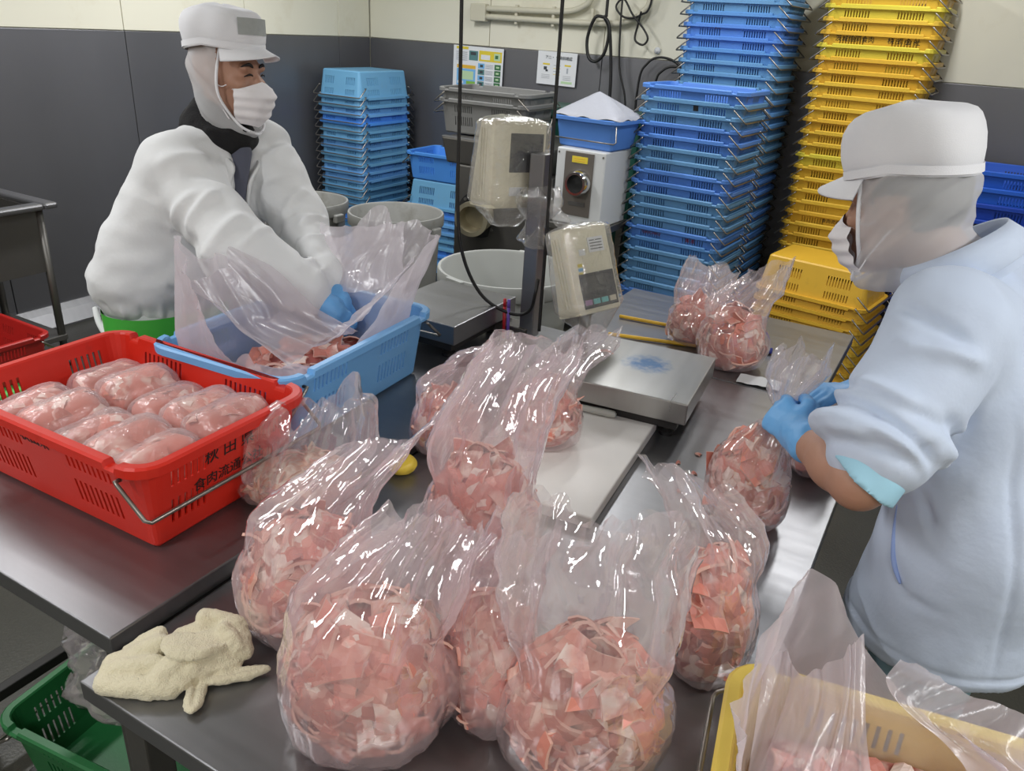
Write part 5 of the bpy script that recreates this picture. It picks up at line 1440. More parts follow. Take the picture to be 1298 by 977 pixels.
def net_mat():
    m = bpy.data.materials.new('sheer_hood_cloth'); m.use_nodes = True
    nt = m.node_tree; N = nt.nodes; L = nt.links; N.clear()
    out = N.new('ShaderNodeOutputMaterial'); tr = N.new('ShaderNodeBsdfTransparent')
    df = N.new('ShaderNodeBsdfDiffuse'); df.inputs[0].default_value = srgb(236, 236, 238)
    tl = N.new('ShaderNodeBsdfTranslucent'); tl.inputs[0].default_value = srgb(236, 236, 238)
    a = N.new('ShaderNodeMixShader'); a.inputs[0].default_value = 0.25
    b = N.new('ShaderNodeMixShader'); b.inputs[0].default_value = 0.60
    L.new(df.outputs[0], a.inputs[1]); L.new(tl.outputs[0], a.inputs[2]); L.new(tr.outputs[0], b.inputs[1]); L.new(a.outputs[0], b.inputs[2]); L.new(b.outputs[0], out.inputs[0])
    return m
M['net'] = net_mat()

class Frame:
    """head frame: x forward, y to the person's left, z up"""
    def __init__(s, c, f, up=(0, 0, 1)):
        s.c = np.array(c, float); s.f = nrm(f); l = np.cross(up, s.f); s.l = nrm(l); s.u = np.cross(s.f, s.l)
        s.R = np.stack([s.f, s.l, s.u], 1)
    def __call__(s, x, y, z): return s.c + s.R @ np.array([x, y, z], float)
    def loc(s, V): return (V - s.c) @ s.R

def add_head(S, fr):
    S.ell(fr(-0.012, 0, 0.030), (0.099, 0.077, 0.100), fr.R, 0.01)
    S.ell(fr(0.032, 0, -0.040), (0.066, 0.062, 0.085), fr.R, 0.02)
    S.ell(fr(0.068, 0, -0.108), (0.026, 0.026, 0.022), fr.R, 0.02)
    for s in (-1, 1):
        S.cone(fr(0.0, s * 0.056, -0.06), fr(0.062, s * 0.022, -0.108), 0.020, 0.018, 0.02)
        S.ell(fr(0.068, s * 0.043, -0.022), (0.026, 0.022, 0.020), fr.R, 0.015)
        S.ell(fr(-0.006, s * 0.080, -0.012), (0.028, 0.010, 0.034), fr.R, 0.006)
    S.cone(fr(0.086, -0.042, 0.024), fr(0.086, 0.042, 0.024), 0.011, 0.011, 0.012)
    for s in (-1, 1): S.ell(fr(0.098, s * 0.033, 0.004), (0.012, 0.020, 0.010), fr.R, 0.008, True)
    S.cone(fr(0.092, 0, 0.012), fr(0.114, 0, -0.036), 0.009, 0.014, 0.010)
    S.cone(fr(0.104, -0.014, -0.042), fr(0.104, 0.014, -0.042), 0.009, 0.009, 0.008)
    S.cone(fr(0.090, -0.022, -0.078), fr(0.090, 0.022, -0.078), 0.009, 0.009, 0.008)

def ring_loft(name, rings, m, parent, closed_top=False, closed_bottom=False, smooth=True):
    ns = len(rings[0]); V = np.concatenate([np.array(r) for r in rings])
    F = []
    for j in range(len(rings) - 1):
        for i in range(ns): F.append((j * ns + i, j * ns + (i + 1) % ns, (j + 1) * ns + (i + 1) % ns, (j + 1) * ns + i))
    if closed_top: F.append(tuple((len(rings) - 1) * ns + i for i in range(ns)))
    if closed_bottom: F.append(tuple(range(ns - 1, -1, -1)))
    return link(name, mesh(name, V, F, m, smooth), parent)

def onto(S, p):
    p = np.array([p], float)
    for _ in range(12):
        q = (p - S.lo) / S.h; i = np.clip(np.round(q).astype(int), 1, np.array(S.v.shape) - 2)[0]
        p = p - S.normals(p) * float(np.clip(S.v[i[0], i[1], i[2]], -0.05, 0.05)) * 0.8
    return p[0]

def headgear(t, fr, base, neck_pt, seed, tall=0.165, vent=False, open_x=0.030, zb=0.06):
    """cap, visor and sheer hood in the head frame; parts are children of the cap (base = origin of the person)"""
    O = np.array(base)
    def W(x, y, z): return fr(x, y, z) - O
    ns = 64; rings = []
    prof = [(zb, 1.02), (zb + 0.003, 1.05), (zb + 0.020, 1.05), (zb + 0.022, 1.06), (zb + 0.045, 1.09), (tall - 0.055, 1.09), (tall - 0.036, 1.06), (tall - 0.020, 1.0), (tall - 0.010, 0.92), (tall - 0.003, 0.78), (tall, 0.58), (tall + 0.002, 0.35), (tall + 0.002, 0.1)]
    for z, k in prof:
        r = []
        for i in range(ns):
            a = 2 * PI * i / ns
            c, s = math.cos(a), math.sin(a)
            q = (abs(c) ** 2.4 + abs(s) ** 2.4) ** (-1 / 2.4)
            wv = 0.006 * float(vnoise(np.array([[c * 2.2, s * 2.2, z * 22]]), 1.0, seed)[0]) * (1 if z > 0.06 else 0.3)
            r.append(W(-0.010 + (0.110 * k + wv) * c * q, (0.090 * k + wv) * s * q, z - 0.10 * max(0, c) * 0.12 - 0.015 * max(0, -c)))
        rings.append(r)
    cap = ring_loft('cap', rings, M['cap_cloth'], t, closed_top=True)
    V = []; F = []
    nu, nv = 28, 8
    for sgn in (1, -1):
        for j in range(nv + 1):
            for i in range(nu + 1):
                a = (-1 + 2 * i / nu) * 1.12; v = j / nv
                rx = 0.112 + 0.068 * v * math.cos(a * 0.9); ry = 0.090 + 0.02 * v
                V.append(W(-0.010 + rx * math.cos(a), ry * math.sin(a), zb + 0.004 - 0.024 * v - 0.022 * v * abs(math.sin(a)) + sgn * 0.0016))
    o = (nu + 1) * (nv + 1)
    for j in range(nv):
        for i in range(nu):
            a = j * (nu + 1) + i
            F.append((a, a + 1, a + nu + 2, a + nu + 1)); F.append((o + a + nu + 1, o + a + nu + 2, o + a + 1, o + a))
    for i in range(nu): a = nv * (nu + 1) + i; F.append((a, a + 1, o + a + 1, o + a))
    link('visor', mesh('visor', V, F, M['cap_cloth'], True), cap)
    band = [[W(-0.010 + 0.1185 * math.cos(2 * PI * i / ns) * (abs(math.cos(2 * PI * i / ns)) ** 2.4 + abs(math.sin(2 * PI * i / ns)) ** 2.4) ** (-1 / 2.4), 0.0975 * math.sin(2 * PI * i / ns) * (abs(math.cos(2 * PI * i / ns)) ** 2.4 + abs(math.sin(2 * PI * i / ns)) ** 2.4) ** (-1 / 2.4), z - 0.012 * max(0, math.cos(2 * PI * i / ns)) - 0.015 * max(0, -math.cos(2 * PI * i / ns))) for i in range(ns)] for z in (zb + 0.004, zb + 0.006, zb + 0.018, zb + 0.020)]
    ring_loft('cap_band', band, M['cap_cloth'], cap)
    if vent:
        V = []; F = []
        for j in range(3):
            for i in range(9):
                a = -0.62 + 1.15 * i / 8
                c, s = math.cos(a), math.sin(a); q = (abs(c) ** 2.4 + abs(s) ** 2.4) ** (-1 / 2.4)
                V.append(W(-0.010 + 0.1225 * c * q, 0.1010 * s * q, tall - 0.080 + 0.022 * j))
        F = [(j * 9 + i, j * 9 + i + 1, (j + 1) * 9 + i + 1, (j + 1) * 9 + i) for j in range(2) for i in range(8)]
        link('vent_panel', mesh('vent_panel', V, F, M['grey_mesh'], True), cap)
    # sheer hood: shell around head and neck, open at the face
    lo = np.minimum(fr.c, np.array(neck_pt)) - 0.2; hi = np.maximum(fr.c, np.array(neck_pt)) + 0.2
    S = SDF(lo, hi, 0.006)
    S.ell(fr(-0.012, 0, 0.022), (0.114, 0.098, 0.105), fr.R, 0.01).ell(fr(0.012, 0, -0.045), (0.092, 0.092, 0.095), fr.R, 0.03)
    S.cone(fr(-0.015, 0, -0.05), np.array(neck_pt), 0.080, 0.086, 0.03).ell(fr(0.045, 0, -0.13), (0.06, 0.055, 0.04), fr.R, 0.03)
    V, F = S.surface(); V = smooth_verts(V, F, 2); Nn = S.normals(V)
    L_ = fr.loc(V)
    V = V + Nn * (vnoise(np.stack([L_[:, 0] * 12, L_[:, 1] * 12, (L_[:, 2] + L_[:, 0] * 0.8) * 46], 1), 1.0, seed + 2) * 0.007)[:, None]
    L_ = fr.loc(V); C_ = L_[F].mean(1)
    axis = nrm(np.array(neck_pt) - fr(-0.015, 0, -0.05))
    down = ((V[F].mean(1) - np.array(neck_pt)) @ axis)
    edge_x = open_x + 0.05 * np.clip((-C_[:, 2] - 0.06) / 0.10, 0, 1.6)
    keep = (C_[:, 2] < zb + 0.012) & (down < 0.05) & ~((C_[:, 0] > edge_x) & (C_[:, 2] > -0.150))
    F2 = F[keep]; used = np.unique(F2); rm = np.full(len(V), -1); rm[used] = np.arange(len(used))
    hood = link('hood', np_mesh('hood', V[used] - O, rm[F2], M['net']), cap)
    for s in (-1, 1):
        pts = [fr(open_x + 0.012, s * 0.092, zb + 0.004), fr(open_x + 0.002, s * 0.0965, 0.0), fr(open_x + 0.004, s * 0.094, -0.05), fr(open_x + 0.024, s * 0.082, -0.10), fr(open_x + 0.048, s * 0.055, -0.142), fr(open_x + 0.060, s * 0.0, -0.158)]
        pts = [onto(S, q) for q in pts]
        MB().tube([p - Vector(O) for p in bez([tuple(q) for q in pts], 6)], 0.004, 8).obj('hood_hem', M['cap_cloth'], cap, True)
    return cap

def face_mask(t, fr, base, seed):
    O = np.array(base); V = []; F = []; nu, nv = 36, 26
    zs = np.linspace(0, 1, nv + 1)
    for v in zs:
        z = -0.018 - 0.122 * v
        xc = np.interp(v, [0, 0.18, 0.32, 0.55, 0.8, 1.0], [0.116, 0.138, 0.144, 0.134, 0.118, 0.092])
        wy = np.interp(v, [0, 0.3, 0.7, 1.0], [0.072, 0.078, 0.074, 0.055])
        for i in range(nu + 1):
            a = (-1 + 2 * i / nu) * 1.28
            pl = 0.0022 * math.sin(v * 26) * (1 if 0.12 < v < 0.9 else 0) + 0.0025 * float(vnoise(np.array([[a * 3, v * 6, 1.0]]), 1.0, seed)[0])
            x = 0.030 + (xc - 0.030 + pl) * max(0.0, math.cos(a)) ** 0.75; y = (wy + pl) * math.sin(a) / math.sin(1.28)
            if v < 0.12: z2 = z - 0.012 * abs(math.sin(a)) * (1 - v / 0.12) + 0.006 * math.cos(a * 2) * (1 - v / 0.12)
            else: z2 = z
            V.append(fr(x, y, z2 + 0.014 * abs(math.sin(a)) * v) - O)
    nV = len(V)
    F = [(j * (nu + 1) + i, j * (nu + 1) + i + 1, (j + 1) * (nu + 1) + i + 1, (j + 1) * (nu + 1) + i) for j in range(nv) for i in range(nu)]
    mk = link('face_mask', mesh('face_mask', V, F, M['mask_cloth'], True), t)
    for s in (-1, 1):
        for zz in (-0.022, -0.115):
            pts = [fr(0.052, s * 0.078, zz) - O, fr(0.028, s * 0.081, (zz - 0.02) * 0.6), fr(-0.012, s * 0.084, 0.012 if zz > -0.1 else -0.035)]
            pts = [pts[0], pts[1] - O, pts[2] - O]
            MB().tube(bez([tuple(p) for p in pts], 5), 0.0016, 6).obj('ear_loop', M['mask_cloth'], mk, True)
    return mk

def hand(S, w, d, n, side, curl=(0.5, 0.7, 0.5), g=0.0, thumb=(0.5, 0.6), spread=0.0):
    """palm and five fingers; d towards the knuckles, n out of the back of the hand, thumb on side*(d x n)"""
    w = np.array(w, float); d = nrm(d); n = nrm(np.array(n) - d * (np.array(n) @ d)); s = np.cross(d, n) * side
    R = np.stack([s, n, d], 1)
    S.slab(w, w + d * 0.075, (0.029 + g, 0.020 + g), (0.040 + g, 0.015 + g), R, 0.012)
    for i, (o, L) in enumerate(((0.030, 0.072), (0.010, 0.080), (-0.010, 0.075), (-0.029, 0.060))):
        p = w + d * (0.082 - 0.004 * abs(i - 1.3)) + s * o; an = 0.0
        for k, fr_ in enumerate((0.45, 0.31, 0.24)):
            an += curl[k] * (1 + 0.06 * i)
            q = p + (d * math.cos(an) - n * math.sin(an) + s * spread * (o / 0.03)) * L * fr_
            S.cone(p, q, 0.0095 - 0.0008 * k + g, 0.0088 - 0.0010 * k + g, 0.003); p = q
    p = w + d * 0.026 + s * 0.026; a, b = thumb
    q = p + nrm(d * 0.62 + s * 0.70 - n * a) * 0.042; S.cone(p, q, 0.014 + g, 0.0115 + g, 0.010)
    r_ = q + nrm(d * 0.86 + s * 0.05 - n * b) * 0.030; S.cone(q, r_, 0.0112 + g, 0.0095 + g, 0.003)
    S.cone(r_, r_ + nrm(d * 0.80 - s * 0.15 - n * b) * 0.020, 0.0098 + g, 0.0085 + g, 0.003)

def limb_folds(a, b, r, n, seed, amp=0.011, rad=0.013, t0=0.1, t1=0.95, slant=0.5):
    """short creases wrapping obliquely round a sleeve"""
    a = np.array(a, float); b = np.array(b, float); ax = nrm(b - a); u = nrm(np.cross(ax, (0.3, 0.2, 1))); v = np.cross(ax, u); L = np.linalg.norm(b - a)
    rr = random.Random(seed); out = []
    for k in range(n):
        t = t0 + (t1 - t0) * (k + rr.uniform(-0.3, 0.3)) / max(1, n - 1); th = rr.uniform(0, 2 * PI); sp = rr.uniform(1.2, 2.4); sl = rr.uniform(-slant, slant)
        pts = [a + ax * L * (t + sl * (q - 0.5) * 0.5) + (u * math.cos(th + sp * (q - 0.5)) + v * math.sin(th + sp * (q - 0.5))) * r for q in (0, 0.25, 0.5, 0.75, 1)]
        out.append((pts, rad * rr.uniform(0.7, 1.3), 1.5 * amp * rr.uniform(0.6, 1.2) * (1 if k % 3 else -1)))
    return out

def skin_obj(name, S, m, parent, base, strokes=(), noise=(), it=2, cutfn=None):
    V, F = S.surface(); V = smooth_verts(V, F, it); Nn = S.normals(V)
    if strokes: V = folds(V, Nn, strokes)
    for fq, am, sd in noise: V = V + Nn * (vnoise(V, fq, sd) * am)[:, None]
    if strokes: V = smooth_verts(V, F, 1, 0.4)
    if cutfn is not None:
        keep = cutfn(V[F].mean(1)); F = F[keep]; used = np.unique(F); rm = np.full(len(V), -1); rm[used] = np.arange(len(used)); V = V[used]; F = rm[F]
    return link(name, np_mesh(name, V - np.array(base), F, m), parent)

# ================================================================== left worker
def left_worker():
    base = np.array((-2.13, 1.50, 0.0))
    t = thing('person', 'smiling worker in white coat, mask and black neck warmer, hands in the blue crate', 'person', tuple(base))
    fr = Frame((-1.965, 1.752, 1.592), (0.96, 0.14, 0.03), (-0.06, 0.03, 1))
    neck = np.array((-1.99, 1.715, 1.435))
    rsh, lsh = np.array((-2.005, 1.56, 1.345)), np.array((-1.975, 1.865, 1.365))
    rel, lel = np.array((-1.715, 1.505, 1.150)), np.array((-1.755, 1.805, 1.165))
    rwr, lwr = np.array((-1.508, 1.603, 1.040)), np.array((-1.530, 1.672, 1.055))
    pel = np.array((-2.10, 1.53, 0.84)); che = np.array((-2.03, 1.665, 1.22))
    lat = nrm(lsh - rsh)
    B = SDF((-2.45, 1.25, -0.01), (-1.38, 2.06, 1.82), 0.0075)
    add_head(B, fr)
    B.cone(fr(-0.02, 0, -0.05), neck, 0.056, 0.062, 0.02)
    ax = nrm(neck - pel); Rt = np.stack([lat, nrm(np.cross(ax, lat)), ax], 1)
    B.slab(pel, che, (0.15, 0.11), (0.155, 0.11), Rt, 0.04).slab(che, neck - np.array((0, 0, 0.05)), (0.15, 0.10), (0.09, 0.07), Rt, 0.04)
    for sh, el, wr in ((rsh, rel, rwr), (lsh, lel, lwr)):
        B.cone(sh, el, 0.052, 0.042, 0.03).cone(el, wr, 0.042, 0.029, 0.02)
    hd_r = ((0.62, 0.25, -0.74), (0.55, -0.5, 0.5)); hd_l = ((0.70, -0.12, -0.70), (0.6, 0.3, 0.6))
    hand(B, rwr + nrm(hd_r[0]) * 0.01, hd_r[0], hd_r[1], -1, g=-0.002); hand(B, lwr + nrm(hd_l[0]) * 0.01, hd_l[0], hd_l[1], 1, g=-0.002)
    for s in (-1, 1):
        hip = pel + lat * 0.085 * s + np.array((0, 0, -0.02)); kn = np.array((-2.11, 1.50 + 0.10 * s, 0.46)); an = np.array((-2.15, 1.50 + 0.11 * s, 0.09))
        B.cone(hip, kn, 0.085, 0.056, 0.03).cone(kn, an, 0.054, 0.038, 0.02).cone(an, an + np.array((0.15, 0, -0.05)), 0.038, 0.030, 0.02)
    skin_obj('body', B, M['skin'], t, base, noise=[(60, 0.0006, 3)])
    # face: eyes, brows
    for s in (-1, 1):
        V = MB(); pts = [fr(0.0965 + 0.003, s * 0.017, 0.003) - base, fr(0.0990, s * 0.030, 0.007) - base, fr(0.0905, s * 0.046, 0.001) - base]
        V.tube(bez([tuple(p) for p in pts], 5), [0.0012, 0.002, 0.0026, 0.003, 0.003, 0.003, 0.003, 0.0026, 0.002, 0.0016, 0.0012], 8).obj('eye', M['eye'], t, True)
        V = MB(); pts = [fr(0.0985, s * 0.014, 0.026) - base, fr(0.0985, s * 0.030, 0.034) - base, fr(0.086, s * 0.052, 0.027) - base]
        V.tube(bez([tuple(p) for p in pts], 5), [0.002, 0.003, 0.0042, 0.0045, 0.0045, 0.0045, 0.004, 0.0035, 0.003, 0.0022, 0.0012], 8).obj('eyebrow', M['hair'], t, True)
    headgear(t, fr, base, neck + np.array((0.0, 0.0, 0.0)), 5, 0.192, True, 0.030, 0.080)
    face_mask(t, fr, base, 4)
    # neck warmer
    S = SDF(neck - 0.22, neck + 0.22, 0.005)
    S.cone(fr(-0.035, 0, -0.085), neck + np.array((-0.005, -0.005, -0.015)), 0.080, 0.098, 0.02).ell(neck + np.array((0.035, 0.005, -0.02)), (0.085, 0.092, 0.04), None, 0.03).ell(neck + np.array((-0.045, 0, 0.02)), (0.06, 0.085, 0.055), None, 0.03)
    skin_obj('neck_warmer', S, M['scarf'], t, base, [([fr(0.06, -0.08, -0.14), fr(0.0, -0.11, -0.12), fr(-0.06, -0.08, -0.09)], 0.012, -0.008), ([fr(0.08, -0.06, -0.17), fr(0.0, -0.11, -0.15), fr(-0.08, -0.07, -0.12)], 0.010, 0.006)], [(40, 0.003, 7)], cutfn=lambda C: fr.loc(C)[:, 2] < -0.075 - 0.5 * np.clip(fr.loc(C)[:, 0], -0.06, 0.1))
    # coat
    S = SDF((-2.50, 1.20, 0.78), (-1.42, 2.14, 1.52), 0.0065)
    S.slab(che + np.array((0, 0, 0.02)), pel + np.array((-0.01, 0, 0.10)), (0.205, 0.145), (0.215, 0.165), Rt, 0.05)
    S.slab(neck + np.array((-0.03, 0, -0.075)), che + np.array((0, 0, -0.02)), (0.115, 0.095), (0.20, 0.14), Rt, 0.05)
    S.cone(rsh, lsh, 0.090, 0.085, 0.05)
    S.ell((-2.125, 1.575, 1.00), (0.13, 0.175, 0.115), None, 0.06)
    S.ell((-2.03, 1.60, 1.02), (0.13, 0.18, 0.10), None, 0.05)
    S.cone(rsh + np.array((0.0, 0.01, 0)), rel, 0.098, 0.092, 0.035).cone(rel, rwr - nrm(rwr - rel) * 0.045, 0.092, 0.070, 0.03).cone(rwr - nrm(rwr - rel) * 0.045, rwr - nrm(rwr - rel) * 0.015, 0.060, 0.040, 0.015)
    S.cone(lsh, lel, 0.092, 0.084, 0.035).cone(lel, lwr - nrm(lwr - lel) * 0.045, 0.084, 0.066, 0.03).cone(lwr - nrm(lwr - lel) * 0.045, lwr - nrm(lwr - lel) * 0.015, 0.056, 0.040, 0.015)
    S.cone(neck + np.array((0.05, 0, -0.06)), neck + np.array((0.10, 0.01, -0.04)), 0.050, 0.03, 0.02, True)
    S.cut((-2.15, 1.5, 0.89), (-0.05, 0.0, -1))
    strokes = limb_folds(rsh, rel, 0.10, 9, 3, 0.007, 0.016) + limb_folds(rel, rwr, 0.085, 11, 4, 0.008, 0.012, 0.0, 0.9) + limb_folds(lsh, lel, 0.092, 7, 5, 0.007, 0.015) + limb_folds(lel, lwr, 0.08, 9, 6, 0.007, 0.012)
    arm = rsh + (rel - rsh) * 0.55
    strokes += [([(-2.28, 1.36, 1.06), (-2.15, 1.37, 1.10), (-2.02, 1.42, 1.17)], 0.014, -0.016), ([(-2.32, 1.38, 0.99), (-2.18, 1.36, 1.03), (-2.05, 1.39, 1.10)], 0.018, 0.010), ([(-2.25, 1.34, 0.96), (-2.12, 1.36, 0.97), (-1.98, 1.42, 1.02)], 0.013, -0.010),
                ([(-2.36, 1.45, 1.08), (-2.27, 1.42, 1.18), (-2.15, 1.45, 1.28)], 0.018, 0.008), ([(-2.10, 1.48, 1.38), (-2.06, 1.47, 1.26), (-2.05, 1.45, 1.15)], 0.010, -0.010), ([(-2.0, 1.50, 1.25), (-1.92, 1.46, 1.17), (-1.82, 1.45, 1.10)], 0.012, 0.007), ([(-2.02, 1.44, 1.08), (-1.95, 1.45, 1.02), (-1.90, 1.48, 0.97)], 0.010, -0.008),
                ([(-2.37, 1.50, 0.93), (-2.24, 1.40, 0.91), (-2.08, 1.42, 0.93)], 0.012, -0.012), ([(-1.86, 1.69, 1.38), (-1.85, 1.70, 1.25), (-1.86, 1.68, 1.08)], 0.008, -0.012), ([(-2.20, 1.66, 1.42), (-2.26, 1.60, 1.28), (-2.30, 1.55, 1.12)], 0.02, 0.005)]
    for k in range(14):
        an = -2.6 + 3.4 * k / 13
        p = np.array((-2.15, 1.53, 0.0)) + np.array((0.20 * math.cos(an), 0.215 * math.sin(an), 0))
        strokes.append(([p + np.array((0, 0, 0.905)), p * 1.0 + np.array((0.01, 0, 0.94)), p + np.array((0.0, 0, 0.985))], 0.009, -0.006 if k % 2 else 0.005))
    skin_obj('coat', S, M['coat_white'], t, base, strokes, [((4, 4, 9), 0.013, 2), ((16, 16, 26), 0.005, 8)], )
    # open lapels and the shirt between them
    S2 = SDF((-2.0, 1.58, 1.15), (-1.75, 1.85, 1.47), 0.005)
    S2.cone(neck + np.array((0.085, 0.0, -0.05)), che + np.array((0.158, 0.0, 0.02)), 0.034, 0.016, 0.01)
    skin_obj('undershirt', S2, M['shirt'], t, base)
    for s in (-1, 1):
        pts = [neck + np.array((0.03, 0.085 * s, -0.015)), neck + np.array((0.105, 0.045 * s, -0.075)), che + np.array((0.166, 0.030 * s, 0.075)), che + np.array((0.176, 0.010 * s, -0.02))]
        rib = bez([tuple(p - base) for p in pts], 6); V = []; F = []
        for k, p in enumerate(rib):
            w_ = 0.028 * math.sin(PI * min(1, 0.18 + 0.75 * k / (len(rib) - 1)))
            a = Vector(p); b_ = Vector(p) + Vector((-0.014, w_ * s * 1.5, 0.004)); c_ = b_ + Vector((-0.004, 0.002 * s, -0.004))
            V += [a, a + Vector((0.004, w_ * 0.5 * s, 0.002)), b_, c_, a + Vector((-0.006, w_ * 0.5 * s, 0))]
        for k in range(len(rib) - 1):
            for q in range(5): F.append((k * 5 + q, k * 5 + (q + 1) % 5, (k + 1) * 5 + (q + 1) % 5, (k + 1) * 5 + q))
        link('lapel', mesh('lapel', V, F, M['coat_white'], True), t)
    # trousers, apron, boots
    S = SDF((-2.42, 1.22, 0.10), (-1.90, 1.80, 0.98), 0.008)
    S.slab(pel + np.array((0, 0, 0.06)), pel + np.array((0, 0, -0.06)), (0.185, 0.145), (0.18, 0.14), np.stack([lat, nrm(np.cross((0, 0, 1), lat)), (0, 0, 1)], 1), 0.04)
    for s in (-1, 1):
        hip = pel + lat * 0.085 * s; kn = np.array((-2.11, 1.50 + 0.10 * s, 0.46)); an = np.array((-2.15, 1.50 + 0.11 * s, 0.20))
        S.cone(hip, kn, 0.108, 0.085, 0.03).cone(kn, an, 0.085, 0.078, 0.02)
    skin_obj('trousers', S, M['trousers'], t, base, [], [(14, 0.006, 3)])
    S = SDF((-2.42, 1.22, 0.70), (-1.88, 1.82, 0.98), 0.006)
    S.slab(pel + np.array((0.03, -0.01, 0.09)), pel + np.array((0.03, -0.01, -0.06)), (0.196, 0.150), (0.194, 0.148), np.stack([lat, nrm(np.cross((0, 0, 1), lat)), (0, 0, 1)], 1), 0.02)
    skin_obj('apron', S, M['apron_green'], t, base, [([(-2.25, 1.32, 0.87), (-2.15, 1.30, 0.83), (-2.05, 1.32, 0.80)], 0.008, -0.006)], [(12, 0.006, 5)], cutfn=lambda C: (C[:, 0] > -2.175 + 0.9 * (0.90 - C[:, 2])) & (C[:, 2] < 0.93))
    pts = [(-2.215, 1.375, 0.915), (-2.17, 1.352, 0.88), (-2.11, 1.342, 0.84), (-2.06, 1.350, 0.80)]
    MB().tube([p - Vector(base) for p in bez(pts, 6)], 0.009, 8).obj('apron_string', M['trousers'], t, True)
    for s in (-1, 1):
        S = SDF((-2.30, 1.50 + 0.11 * s - 0.1, -0.005), (-1.92, 1.50 + 0.11 * s + 0.1, 0.32), 0.007)
        S.cone((-2.15, 1.50 + 0.11 * s, 0.28), (-2.15, 1.50 + 0.11 * s, 0.07), 0.066, 0.055, 0.02).cone((-2.16, 1.50 + 0.11 * s, 0.05), (-2.02, 1.50 + 0.115 * s, 0.045), 0.052, 0.048, 0.02).cut((0, 0, 0.0), (0, 0, -1))
        skin_obj('boot', S, M['boots'], t, base)
    for w_, hd, sd, el in ((rwr, hd_r, -1, rel), (lwr, hd_l, 1, lel)):
        S = SDF(w_ - 0.18, w_ + 0.2, 0.0042); dd = nrm(w_ - el)
        hand(S, w_ + nrm(hd[0]) * 0.01, hd[0], hd[1], sd, g=0.002)
        S.cone(w_ + nrm(hd[0]) * 0.028, w_ + nrm(hd[0]) * 0.06, 0.034, 0.034, 0.01)
        skin_obj('glove', S, M['glove'], t, base, [], [(90, 0.0012, 2)], it=1)
    return t
left_worker()

